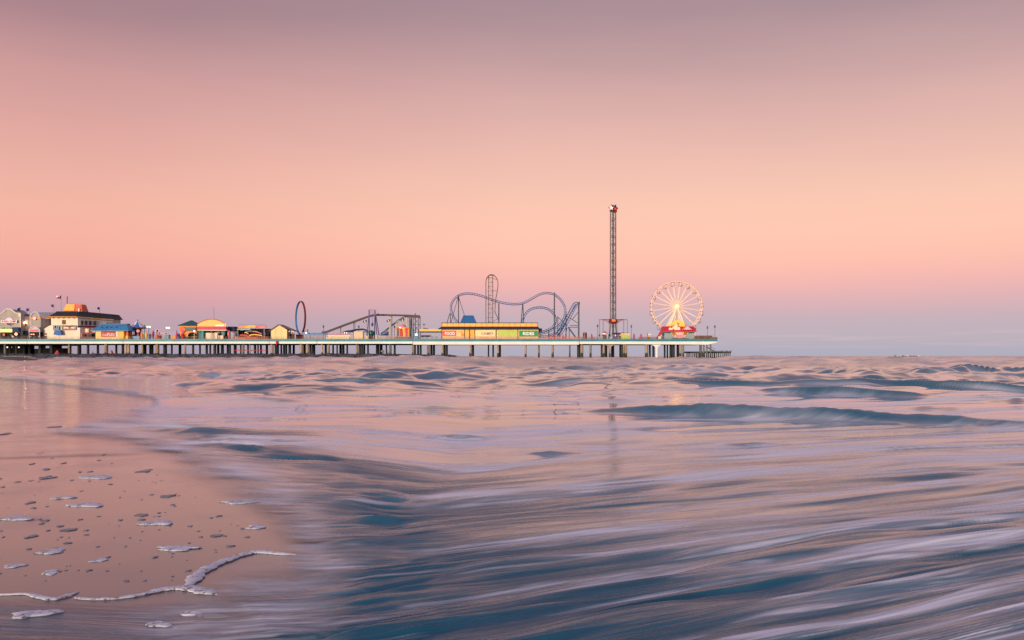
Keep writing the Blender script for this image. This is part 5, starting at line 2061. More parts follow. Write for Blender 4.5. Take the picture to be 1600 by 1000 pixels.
def track(pts, Ys, m, nm, sep=0.78, side=1.0, n=8):
    """rail pair and a spine, joined by slanting ties; pts in px rows, Ys the distance at the two ends"""
    c = catmull(pts, n)
    L = len(c)
    P = []
    for i, (p, q) in enumerate(c):
        Yv = Ys[0] + (Ys[1] - Ys[0]) * i / (L - 1)
        P.append(Vector((X(p, Yv), Yv, Z(q, Yv))))
    rl, rr, spn = [], [], []
    ties = MB()
    acc = 0.0
    for i, p in enumerate(P):
        t_ = (P[min(i + 1, L - 1)] - P[max(i - 1, 0)]).normalized()
        nrm = Vector((t_.z, 0, -t_.x)).normalized() * side
        lat = t_.cross(nrm).normalized()
        rl.append(p + lat * 0.62 - nrm * sep * 0.5)
        rr.append(p - lat * 0.62 - nrm * sep * 0.5)
        spn.append(p + nrm * sep * 0.5)
        if i:
            acc += (p - P[i - 1]).length
        if acc > 0.9 or i == 0:
            acc = 0.0
            ties.tube(rl[-1], spn[-1], 0.075, 4)
            ties.tube(rr[-1], spn[-1], 0.075, 4)
    for s_, r_ in ((rl, 0.12), (rr, 0.12)):
        mb = MB()
        mb.path(s_, r_, 5)
        mb.build(nm + '_rail', m, rc)
    mb = MB()
    mb.path(spn, 0.19, 6)
    mb.build(nm + '_spine', m, rc)
    ties.build(nm + '_ties', m, rc, kind='stuff')


track([(718, 508), (711, 499), (706.2, 490), (704.4, 480), (707, 471), (715, 462.8), (726, 458.8), (740, 459.4), (755, 463.2), (770, 468.8), (788, 473.6), (805, 475.2), (818, 473.2),
       (831, 466.6), (843, 460), (854, 457.8), (866, 460.2), (876, 468.4), (882, 479), (883, 490), (879, 501.6), (869.6, 511.4), (856, 518.4), (842, 522.2)], (464, 459), m_track, 'hill_track')
track([(816, 508), (818, 497.6), (823, 488.4), (832, 482.4), (845, 480.6), (857, 483.4), (865.6, 491.4), (868, 501.4), (863.6, 510.8), (853, 516.6), (841, 519.4)], (455, 461), mat('loop_blue_steel', (0.04, 0.15, 0.34), 0.4, 0.15), 'loop_track', side=-1.0)
track([(905.6, 474.6), (898, 474.8), (890.6, 487.6), (882.6, 502), (875.6, 514.6), (868, 524.6), (858, 529)], (463, 463), m_track, 'rising_track', 1.0)
track([(900.4, 476.4), (893.6, 489.6), (886.6, 503.6), (879.4, 516.8), (872.4, 526.6)], (459.5, 459.5), m_track, 'falling_track', 1.0)
f = Fr(462)
for k in range(3):
    mb = MB()
    c0 = (899.2 - 2.3 * k, 477.2 + 4.1 * k)
    f.poly(mb, [(c0[0] - 1.6, c0[1] + 1.2), (c0[0] - 0.2, c0[1] - 2.2), (c0[0] + 1.5, c0[1] - 1.4), (c0[0] + 0.1, c0[1] + 2.2)], 1.5, -0.8)
    mb.build('coaster_car', m_trackbr, rc)
track([(842, 524.6), (852, 525.6), (864, 521.4), (874, 514.6), (880, 505)], (457, 457), m_trackbr, 'station_track', 0.7)
sup = [((716.4, 461.4), (716.4, 530), 0.28, 464), ((716, 463), (703.6, 508), 0.16, 463), ((716.8, 465), (728, 500), 0.16, 465), ((703, 489.6), (695.8, 512), 0.2, 462),
       ((703.6, 489.6), (704.4, 512), 0.2, 464), ((779.4, 474), (779.4, 530), 0.30, 463), ((816.6, 474), (813.0, 520), 0.24, 462), ((817, 474), (818.8, 520), 0.24, 464),
       ((866.2, 457), (866.2, 530), 0.36, 458), ((904.2, 472.2), (904.2, 530), 0.42, 461), ((903.6, 487), (894.4, 499), 0.15, 461), ((904, 505.4), (884.6, 493.4), 0.15, 461),
       ((904, 508.6), (890, 508.6), 0.15, 461), ((904, 511.4), (890, 511.4), 0.15, 461), ((887.6, 511), (899.8, 527.6), 0.34, 459), ((884.4, 486.6), (884.4, 530), 0.26, 460),
       ((871.4, 494.6), (871.4, 530), 0.22, 458), ((871.6, 495.4), (886, 508.6), 0.16, 459), ((889.4, 512), (889.4, 530), 0.2, 459), ((857.6, 516.6), (857.6, 530), 0.24, 459),
       ((886, 512), (882.4, 530), 0.18, 460), ((878.6, 508), (873, 530), 0.2, 461), ((863, 483.6), (866, 483.6), 0.2, 458)]
for a, b, r_, Yv in sup:
    fz = Fr(Yv)
    mb = MB()
    mb.tube((fz.x(a[0]), Yv, fz.z(a[1])), (fz.x(b[0]), Yv, max(ZD, fz.z(b[1]))), r_, 6)
    mb.build('support_column', m_post, rc)
mb = MB()
fz = Fr(461)
fz.tube(mb, (902.4, 474.4), (906.0, 471.6), 0.2, 5)
mb.build('end_stop', m_post, rc)
# lift tower
f = Fr(460)
outl = catmull([(759.2, 531), (759.2, 505), (759.2, 480), (759.2, 455), (759.2, 441), (760.6, 434.6), (764, 430.4), (768.2, 429.2), (773, 431.2), (776.6, 436), (778.0, 442), (777.6, 450), (776.2, 459),
                (774.6, 468), (773.8, 478), (773.6, 487.6), (777.6, 497), (780.6, 506)], 5)
mb = MB()
mb.path([(f.x(p), 459.4, f.z(q)) for p, q in outl], 0.17, 5)
mb.build('lift_loop_rail', m_steel, rc)
mb = MB()
mb.path([(f.x(p), 460.9, f.z(q)) for p, q in outl], 0.17, 5)
mb.build('lift_loop_rail', m_steel, rc)
for p, Yv in ((763.2, 460), (770.0, 460), (763.4, 462.4), (769.8, 462.4)):
    mb = MB()
    mb.box(X(p, Yv) - 0.16, X(p, Yv) + 0.16, Yv, Yv + 0.32, ZD, Z(431.0, Yv))
    mb.build('lift_tower_leg', m_rail if Yv > 461 else m_steel, rc)
mb = MB()
q = 434.0
k = 0
while q < 528:
    f.tube(mb, (763.2, q), (770, q), 0.12, 4, 0.1)
    f.tube(mb, (763.2, q), (763.4, q), 0.1, 4, 0.1, 2.5)
    f.tube(mb, (770, q), (769.8, q), 0.1, 4, 0.1, 2.5)
    if k % 2:
        f.tube(mb, (763.2, q + 6.9), (770, q), 0.06, 4, 2.5)
    else:
        f.tube(mb, (763.2, q), (770, q + 6.9), 0.06, 4, 2.5)
    if k % 3 == 0:
        f.tube(mb, (759.2, q), (763.2, q), 0.06, 4, 0.1)
    q += 6.9
    k += 1
mb.build('lift_tower_brace', m_rail, rc, kind='stuff')
for a, b in (((770, 454), (776.6, 454.4)), ((770, 474), (774.2, 474)), ((770, 487.4), (773.8, 487.4)), ((770.2, 502), (778.4, 497.6)), ((774, 488.6), (779, 499)), ((763, 433), (777.2, 437))):
    mb = MB()
    f.tube(mb, a, b, 0.12, 4, 0.4)
    mb.build('lift_strut', m_rail, rc)
mb = MB()
f.box(mb, 764.4, 771.4, 428.8, 430.4, 1.6, -0.3)
mb.build('lift_crown', m_steel, rc)
# low crowd barrier under the coaster
f = Fr(445)
mb = MB()
for q in (526.2, 528.2):
    f.box(mb, 846, 908, q, q + 0.6, 0.1)
for p in np.arange(846, 908, 2.3):
    f.box(mb, p, p + 0.6, 525.6, 530.2, 0.12, -0.02)
mb.thing('brown_barrier', m_orangered, 'reddish brown barrier fence in front of the coaster loop', 'fence')
for p, lb in ((866.6, 'red cone-shaped stand at the foot of the coaster loop'), (879.6, 'red cone-shaped stand below the slanting coaster tracks')):
    mb = MB()
    f.poly(mb, [(p - 1.0, 529), (p - 0.9, 523.6), (p, 521.4), (p + 0.9, 523.6), (p + 1.0, 529)], 0.5, -0.4)
    mb.thing('red_stand', m_red, lb, 'stand', 'small red stands')
f = Fr(446)
mb = MB()
mb.lathe(f.x(914.2), 447, [(0.85, ZD), (0.98, f.z(527)), (0.98, f.z(522)), (0.85, f.z(519.6)), (0.4, f.z(519.4))], 12)
br = mb.thing('barrel_booth', m_maroon, 'dark red barrel-shaped booth between the coaster and the swing tower', 'booth')
mb = MB()
for q in (521.4, 524.8, 527.8):
    mb.lathe(f.x(914.2), 447, [(1.02, f.z(q)), (1.02, f.z(q) - 0.2)], 12)
mb.build('barrel_hoop', m_magenta, br)

# ================================================================== SWING TOWER
Y = 458
f = Fr(Y)
st = empty('swing_tower', base(958.4, Y), 'very tall lattice swing tower topped by stars', 'tower')
x0, x1 = f.x(954.4), f.x(962.4)
wy = x1 - x0
zb, zt = ZD, f.z(331)
corners = [(x0, Y), (x1, Y), (x1, Y + wy), (x0, Y + wy)]
cxm, cym = (x0 + x1) / 2, Y + wy / 2
m_leg1 = mat('mauve_grey_steel', (0.20, 0.14, 0.15), 0.5, 0.15)
for k, (cx_, cy_) in enumerate(corners):
    mb = MB()
    fx_, fy_ = cxm + (cx_ - cxm) * 1.75, cym + (cy_ - cym) * 1.75
    mb.path([(fx_, fy_, zb), (cxm + (cx_ - cxm) * 1.25, cym + (cy_ - cym) * 1.25, zb + 4.0), (cx_, cy_, zb + 8.5), (cx_, cy_, zt)], 0.20, 5)
    mb.build('tower_leg', m_leg1, st)
mb = MB()
zz_, k = zb + 8.5, 0
step = 1.55
while zz_ < zt - 0.2:
    for i in range(4):
        a, b = corners[i], corners[(i + 1) % 4]
        if (i + k) % 2:
            a, b = b, a
        mb.tube((a[0], a[1], zz_), (b[0], b[1], min(zt, zz_ + step)), 0.08, 4)
    zz_ += step
    k += 1
mb.build('tower_lattice', m_palesteel, st, kind='stuff')
mb = MB()
mb.box(cxm - 0.42, cxm + 0.42, cym - 0.42, cym + 0.42, zb, zt)
zz_ = zb + 2
while zz_ < zt - 2:
    mb.box(cxm - 0.62, cxm + 0.62, cym - 0.62, cym + 0.62, zz_, zz_ + 1.3)
    zz_ += 3.9
mb.build('lift_shaft', m_post, st)


def star(mb, c, r, inner, n_, ang0, facing, thick=0.25):
    """flat star with thickness, turned by facing about the vertical"""
    vs, m2 = [], 2 * n_
    ca, sa = math.cos(facing), math.sin(facing)
    for s_ in (-thick, thick):
        for k in range(m2):
            rr = r if k % 2 == 0 else inner
            a = ang0 + math.pi * k / n_
            u, w = rr * math.cos(a), rr * math.sin(a)
            vs.append((c[0] + u * ca - s_ * sa, c[1] + u * sa + s_ * ca, c[2] + w))
    fs = [tuple(range(m2)), tuple(range(2 * m2 - 1, m2 - 1, -1))]
    fs += [(k, k + m2, (k + 1) % m2 + m2, (k + 1) % m2) for k in range(m2)]
    mb.add(vs, fs)


zc = f.z(325.6)
mb = MB()
star(mb, (f.x(955.4), Y - 0.6, zc + 0.1), 1.25, 0.52, 5, R(90), R(-20))
mb.build('white_star', m_white, st)
mb = MB()
star(mb, (f.x(956.0), Y - 0.2, zc), 1.95, 0.85, 5, R(90), R(-20))
mb.build('dark_star', m_dark, st)
mb = MB()
star(mb, (f.x(961.4), Y + 0.3, zc), 1.95, 0.9, 5, R(82), R(35))
mb.build('maroon_star', m_maroon, st)
mb = MB()
mb.ball((f.x(961.6), Y - 0.4, zc - 0.35), 0.85, 10)
mb.build('red_ball', m_red, st)
mb = MB()
mb.ball((f.x(958.6), Y + 0.6, zc + 0.9), 0.85, 10)
mb.build('blue_ball', m_purple, st)
mb = MB()
mb.box(cxm - 1.3, cxm + 1.3, cym - 1.3, cym + 1.3, zt, zt + 0.9)
mb.cyl(cxm, cym, zt + 0.9, zt + 3.6, 0.05, n=4)
mb.build('tower_cap', m_maroon, st)
zcar = f.z(499.4)
mb = MB()
mb.lathe(cxm, cym, [(1.7, zcar - 2.0), (2.2, zcar - 0.6), (1.9, zcar + 0.3)], 12)
mb.build('carriage', m_maroon, st)
mb = MB()
mb.box(cxm - 0.9, cxm + 1.0, cym - 2.3, cym - 2.1, zcar - 1.0, zcar + 0.2)
mb.build('carriage_sign', m_orange, st)
for k in range(12):
    a = 2 * math.pi * (k + 0.25) / 12
    L_ = 6.9
    ex, ey = cxm + L_ * math.cos(a), cym + L_ * math.sin(a)
    mb = MB()
    mb.tube((cxm + 1.8 * math.cos(a), cym + 1.8 * math.sin(a), zcar), (ex, ey, zcar), 0.11, 5)
    mb.tube((cxm + 1.7 * math.cos(a), cym + 1.7 * math.sin(a), zcar - 1.8), (cxm + 4.6 * math.cos(a), cym + 4.6 * math.sin(a), zcar - 0.1), 0.08, 5)
    arm_ = mb.build('swing_arm', m_red, st)
    mb = MB()
    mb.tube((ex, ey, zcar), (ex, ey, ZD + 2.0), 0.03, 4)
    mb.tube((ex + 0.3, ey, zcar), (ex + 0.3, ey, ZD + 2.0), 0.03, 4)
    mb.box(ex - 0.2, ex + 0.5, ey - 0.25, ey + 0.25, ZD + 1.6, ZD + 2.0)
    mb.box(ex - 0.2, ex + 0.5, ey + 0.2, ey + 0.28, ZD + 2.0, ZD + 2.6)
    mb.build('chain_seat', m_steel, arm_)

# ---- stalls around the tower
f = Fr(446)
um = empty('striped_stall', base(945, 446), 'red and white round stall with a red cap left of the swing tower', 'stall')
mb = MB()
mb.lathe(f.x(945.2), 447, [(0.95, ZD), (0.9, f.z(524))], 10)
mb.build('counter', m_wood, um)
mb = MB()
mb.lathe(f.x(945.2), 447, [(1.25, f.z(520.2)), (1.25, f.z(522.6))], 10)
mb.build('white_valance', m_white, um)
mb = MB()
mb.lathe(f.x(945.2), 447, [(1.35, f.z(520.1)), (0.5, f.z(518.2)), (0.05, f.z(517.4))], 10)
mb.build('red_cap', m_red, um)
mb = MB()
mb.ball((f.x(945.2), 446.2, f.z(523.4)), 0.42, 8)
mb.build('red_boss', m_red, um)
f = Fr(450)
pk = empty('blue_stall', base(965, 450), 'dark blue roofed game stall under the swing tower', 'stall')
mb = MB()
f.box(mb, 957, 975, 519.8, 521.6, 4, -0.3)
mb.build('roof', m_navy, pk)
mb = MB()
f.box(mb, 957.6, 974.4, 521.6, 531, 0.4, 3)
mb.build('back_wall', m_purple, pk)
for p, mm in ((958.6, m_magenta), (961.6, m_white), (964.8, m_magenta), (969.4, m_pinksign)):
    mb = MB()
    disc(mb, f, p, 524, 1.4, 0.4, 0.4, 8)
    mb.build('prize', mm, pk)
for p in (957.4, 966, 974.2):
    mb = MB()
    f.box(mb, p - 0.3, p + 0.3, 521.6, 531, 0.2)
    mb.build('post', m_palesteel, pk)
f = Fr(447)
gk = empty('green_kiosk', base(977, 447), 'lime green kiosk with a pale scalloped roof right of the blue stall', 'kiosk')
mb = MB()
f.box(mb, 970.6, 983.4, 523.4, 531, 2.5)
mb.build('counter', m_lime, gk)
mb = MB()
f.box(mb, 970.2, 984, 521.0, 523.0, 3, -0.2)
mb.build('canopy', m_paleyellow, gk)
for p in (973, 976.6, 980.2, 983.2):
    mb = MB()
    mb.lathe(f.x(p), 448, [(0.5, f.z(521)), (0.05, f.z(519.4))], 6)
    mb.build('roof_peak', m_leaf if p % 2 > 0.5 else m_maroon, gk)
mb = MB()
f.box(mb, 972, 974.6, 519.0, 520.4, 0.3, 1.2)
mb.build('red_topper', m_red, gk)
f = Fr(445)
for p, lb in ((924.6, 'magenta cut-out figure board nearest the barrel booth'), (990.8, 'magenta cut-out board just right of the lamp post'), (1001.8, 'magenta cut-out board farther right of the lamp post')):
    mb = MB()
    f.poly(mb, [(p - 1.5, 528.6), (p - 1.3, 523.6), (p - 0.6, 521.4), (p + 0.4, 521.4), (p + 1.3, 523.6), (p + 1.6, 528.6)], 0.3)
    f.box(mb, p - 2.2, p + 2.2, 528.6, 530.4, 1.0, -0.3)
    mb.thing('cutout_board', m_magenta, lb, 'board', 'magenta boards on the pier head')
mb = MB()
for q in (526.8, 528.4):
    f.box(mb, 998, 1036, q, q + 0.6, 0.1, 1.0)
for p in np.arange(998, 1036, 2.0):
    f.box(mb, p, p + 0.5, 526.4, 530.2, 0.12, 0.98)
mb.thing('dark_fence', m_wood, 'dark brown fence left of the wheel station', 'fence')
for a, b, lb in ((908, 944, 'brown rail behind the barrel booth and striped stall'),):
    mb = MB()
    for q in (526.8, 528.6):
        f.box(mb, a, b, q, q + 0.5, 0.1, 1.5)
    for p in np.arange(a, b, 2.0):
        f.box(mb, p, p + 0.4, 526.4, 530.2, 0.12, 1.48)
    mb.thing('low_rail', m_rail, lb, 'fence')
f = Fr(447)
ck = empty('small_kiosk', base(1013, 447), 'small orange kiosk with a white rounded awning left of the big wheel', 'kiosk')
mb = MB()
f.box(mb, 1011.6, 1016, 524.6, 531, 1.6)
mb.build('counter', m_orange, ck)
mb = MB()
f.poly(mb, [(1012, 523.6), (1012.6, 521.8), (1014.4, 521.2), (1016, 521.8), (1016.8, 523.6)], 2.0, -0.3)
mb.build('awning', m_white, ck)
mb = MB()
f.box(mb, 1011.0, 1011.8, 519.6, 531, 0.3, -0.1)
mb.build('post', m_red, ck)
f = Fr(446)
mb = MB()
f.poly(mb, [(1025, 529.8), (1027.6, 525.0), (1031.6, 518.0), (1034.4, 517.0), (1034.0, 520.6), (1031, 525.6), (1029, 529.8)], 1.0)
mb.thing('red_slope_sign', m_crimson, 'tilted crimson entrance board at the left of the wheel station', 'sign')
mb = MB()
f.box(mb, 1028.4, 1032.4, 525.8, 530.4, 1.0, -0.6)
mb.thing('white_stand', m_cream2, 'white stand below the tilted crimson board', 'stand')
mb = MB()
disc(mb, f, 1035.4, 521.4, 1.5, 0.6, 0.6, 10)
mb.box(f.x(1035.2), f.x(1035.6), 446.8, 447, ZD, f.z(522.5))
mb.thing('dark_disc', m_post, 'dark disc on a post touching the wheel station left corner', 'sign')

# ================================================================== BIG WHEEL
Y = 462
f = Fr(Y)
fw = empty('ferris_wheel', base(1057, Y), 'glowing cream big wheel with twenty spokes', 'ferris wheel')
cw = (f.x(1057), f.z(479.6))
RW = 39.6 * Y / FOC
for yo in (-0.9, 0.9):
    mb = MB()
    mb.path([(cw[0] + RW * math.cos(R(4.5 * k)), Y + yo, cw[1] + RW * math.sin(R(4.5 * k))) for k in range(80)], 0.16, 5, closed=True)
    mb.build('rim', m_wheel, fw)
    mb = MB()
    mb.path([(cw[0] + RW * 0.945 * math.cos(R(9 * k)), Y + yo, cw[1] + RW * 0.945 * math.sin(R(9 * k))) for k in range(40)], 0.07, 4, closed=True)
    mb.build('inner_rim', m_wheel, fw)
mb = MB()
for k in range(40):
    a = R(9 * k + 4.5)
    b = R(9 * k + 9)
    mb.tube((cw[0] + RW * math.cos(a), Y - 0.9, cw[1] + RW * math.sin(a)), (cw[0] + RW * math.cos(b), Y + 0.9, cw[1] + RW * math.sin(b)), 0.07, 4)
    mb.tube((cw[0] + RW * 0.945 * math.cos(a), Y - 0.9, cw[1] + RW * 0.945 * math.sin(a)), (cw[0] + RW * math.cos(b), Y - 0.9, cw[1] + RW * math.sin(b)), 0.06, 4)
mb.build('rim_bracing', m_orangered, fw, kind='stuff')
for k in range(20):
    a = R(9 + 18 * k)
    mb = MB()
    for yo in (-0.9, 0.9):
        mb.path([(cw[0] + 0.8 * math.cos(a), Y + yo * 1.6, cw[1] + 0.8 * math.sin(a)), (cw[0] + RW * math.cos(a), Y + yo, cw[1] + RW * math.sin(a))], [0.17, 0.11], 5)
    mb.build('spoke', m_wheel, fw)
    gxp, gzp = cw[0] + RW * math.cos(a), cw[1] + RW * math.sin(a)
    mb = MB()
    mb.lathe(gxp, Y, [(0.35, gzp - 2.35), (0.80, gzp - 2.15), (0.92, gzp - 1.45), (0.86, gzp - 1.35)], 10)
    g_ = mb.build('gondola', m_palesteel, fw)
    mb = MB()
    mb.lathe(gxp, Y, [(0.95, gzp - 0.35), (0.5, gzp - 0.08), (0.05, gzp)], 10)
    mb.build('gondola_roof', m_steel, g_)
    for s_ in (-0.75, 0.75):
        mb = MB()
        mb.tube((gxp + s_, Y, gzp - 0.35), (gxp + s_, Y, gzp - 1.4), 0.05, 4)
        mb.build('gondola_post', m_steel, g_)
mb = MB()
mb.path([(cw[0], Y - 1.9, cw[1]), (cw[0], Y + 1.9, cw[1])], [0.95, 0.95], 14)
mb.build('hub', m_hub, fw)
for yo in (-2.6, 2.6):
    for p in (1036.5, 1077.5):
        mb = MB()
        mb.tube((cw[0], Y + yo * 0.8, cw[1]), (f.x(p), Y + yo, ZD), 0.34, 6)
        mb.build('support_leg', mat('lit_wheel_leg', (0.85, 0.72, 0.58), 0.45, 0.05, emit=(1, 0.66, 0.42), estr=0.2), fw)
# station below the wheel
Y = 448
f = Fr(Y)
ws = empty('wheel_station', base(1060, Y), 'red roofed boarding house of the big wheel with an orange striped arch', 'station')
mb = MB()
f.box(mb, 1037.6, 1085, 518.2, 531, 6)
mb.build('wall', mat('blue_grey_wall', (0.30, 0.40, 0.40), 0.7, 0.1, 0.5), ws)
mb = MB()
mb.frustum(f.x(1034.6), f.x(1088.0), Y - 1.6, Y + 7.5, f.z(518.2), f.x(1036.2), f.x(1085.4), Y + 2.2, Y + 4.6, f.z(509.6))
rfw = mb.build('roof', mat('bright_red_roof', (0.62, 0.018, 0.055), 0.5, 0.08, 0.5, streak=True), ws)
mb = MB()
f.box(mb, 1034.6, 1087.6, 518.1, 518.7, 0.3, -1.8)
mb.build('eave_trim', m_orangered, ws)
for a, b in ((1038.2, 1048.6), (1076.4, 1084.6)):
    mb = MB()
    f.box(mb, a, b, 519.2, 520.4, 0.15, -0.2)
    mb.build('wall_band', m_green, ws)
mb = MB()
pts = [(1047.6, 509.8)] + [(1059.8 + 11.2 * math.cos(R(a)), 509.8 - 9.6 * math.sin(R(a))) for a in range(170, 5, -15)] + [(1071.2, 509.8)]
f.poly(mb, pts, 0.5, 1.6)
gd = mb.build('golden_arc_sign', mat('golden_sign', (0.92, 0.52, 0.04), 0.5, 0.06, emit=(1, 0.55, 0.03), estr=0.32), ws)
mb = MB()
f.poly(mb, [(1044, 509.8), (1044.4, 507.2), (1049, 506.8), (1052, 506.4), (1052, 509.8)], 0.5, 1.5)
mb.build('sign_tail', m_yellow, gd)
mb = MB()
disc(mb, f, 1060.2, 505.6, 2.1, 0.2, 1.3, 10)
mb.build('pink_rosette', m_pink, gd)
mb = MB()
f.poly(mb, [(1045.4, 516.6), (1044.6, 514.6), (1045.6, 512.2), (1049, 511.4), (1052, 510.8), (1052.6, 507.6), (1055, 506.4), (1058, 506.8), (1059, 509.4), (1060.4, 511.2), (1062.4, 511.4), (1062.6, 516.2), (1058, 516.8)], 0.6, -0.4)
cow = mb.build('cream_cutout', m_cream2, ws)
for p, q, r_ in ((1049, 510.9, 1.5), (1052.6, 508.2, 0.95), (1058.6, 510.5, 0.65), (1051.8, 514.8, 1.0)):
    mb = MB()
    disc(mb, f, p, q, r_, 0.1, -0.52, 8)
    mb.build('dark_spot', m_wood, cow)
mb = MB()
f.poly(mb, [(1066.0, 515.4), (1072.4, 508.6), (1079.0, 515.4)], 2.4, -1.5)
dm = mb.build('dormer', m_lgrey, rfw)
for a, b in (((1065.2, 515.8), (1072.4, 507.6)), ((1072.4, 507.6), (1080.4, 515.8))):
    mb = MB()
    f.tube(mb, a, b, 0.22, 5, -1.65)
    mb.build('dormer_trim', m_pink, dm)
cols = [(12.9, m_cream2), (12.2, m_maroon), (11.2, m_orange), (10.2, m_wood), (9.2, m_orange), (8.2, m_maroon), (7.2, m_yellow)]
for k, (rx, mm) in enumerate(cols):
    mb = MB()
    pts = [(1061.8 + rx * math.cos(R(a)), 518.9 + rx * 0.74 * math.sin(R(a))) for a in range(0, 181, 12)]
    f.poly(mb, pts, 0.06, -0.24 - 0.06 * k)
    mb.build('arch_stripe', mm, ws)
wsg = MB()
pts = [(1053.2, 526.4), (1054.2, 523.6), (1056.4, 524.0), (1057.4, 521.0), (1059.6, 519.6), (1062.2, 518.9), (1065, 519.6), (1066.6, 521.6), (1068, 524.0), (1070.6, 523.6), (1071.2, 526.4), (1062, 527.4)]
f.poly(wsg, pts, 0.1, -0.78)
wsg = wsg.build('white_sign', m_pinksign, ws)
lettering('GALAXY', m_white, wsg, f.x(1062), Y - 0.86, f.z(521.6), 0.75, 2.3)
lettering('WHEEL', m_orangered, wsg, f.x(1062), Y - 0.86, f.z(525.0), 0.9, 4.0)
mb = MB()
f.box(mb, 1049, 1075, 528.6, 531, 0.2, -0.9)
mb.build('step', m_greypile, ws)
mb = MB()
f.box(mb, 1085.0, 1086.0, 518.4, 531, 0.4, -0.6)
mb.build('corner_post', m_pinksign, ws)

# ================================================================== SMALL THINGS ON AND UNDER THE PIER
mb = MB()
mb.path([(X(432.4, 439.4), 439.4, Z(532)), (X(432.4, 439.4), 439.4, Z(533.5)), (X(432.4, 439.4), 439.4, Z(536)), (X(432.2, 439.4), 439.4, Z(538)), (X(432.2, 439.4), 439.4, Z(540.2))], [0.1, 0.42, 0.52, 0.32, 0.08], 8)
mb.thing('hanging_buoy', m_red, 'red buoy hanging from the white girder below the gabled hut', 'buoy')
f = Fr(447)
mb = MB()
mb.path([(f.x(364), 447, f.z(547.2)), (f.x(380), 447, f.z(547.5)), (f.x(398), 447, f.z(547.2)), (f.x(416), 447, f.z(547.5))], 0.10, 4)
for k, p in enumerate(np.arange(366, 415, 3.4)):
    mb.box(f.x(p) - 0.2, f.x(p) + 0.2, 446.96, 447.04, f.z(548.3), f.z(547.2))
mb.thing('red_rope', m_red, 'red rope with pennants strung low between the piles', 'rope')


def tent(p, q, w, label, m1, m2):
    f = Fr(443)
    e = empty('beach_tent', (f.x(p), 443, 1.55), label, 'tent', 'red tents under the pier')
    mb = MB()
    x_ = f.x(p)
    mb.frustum(x_ - w, x_ + w, 442.2, 444, 1.45, x_ - w * 0.12, x_ + w * 0.12, 443.0, 443.2, f.z(q))
    mb.build('tent_canvas', m1, e)
    mb = MB()
    mb.prism([(x_ - w * 0.45, 1.5), (x_ + w * 0.45, 1.5), (x_, 1.5 + (f.z(q) - 1.5) * 0.5)], 442.05, 442.2)
    mb.build('tent_flap', m2, e)


tent(89.4, 547.2, 1.25, 'low red tent near the dark seawall under the pier', m_red, m_maroon)
tent(174.2, 546.8, 0.9, 'pointed red and white tent farther along under the pier', m_red, m_white)


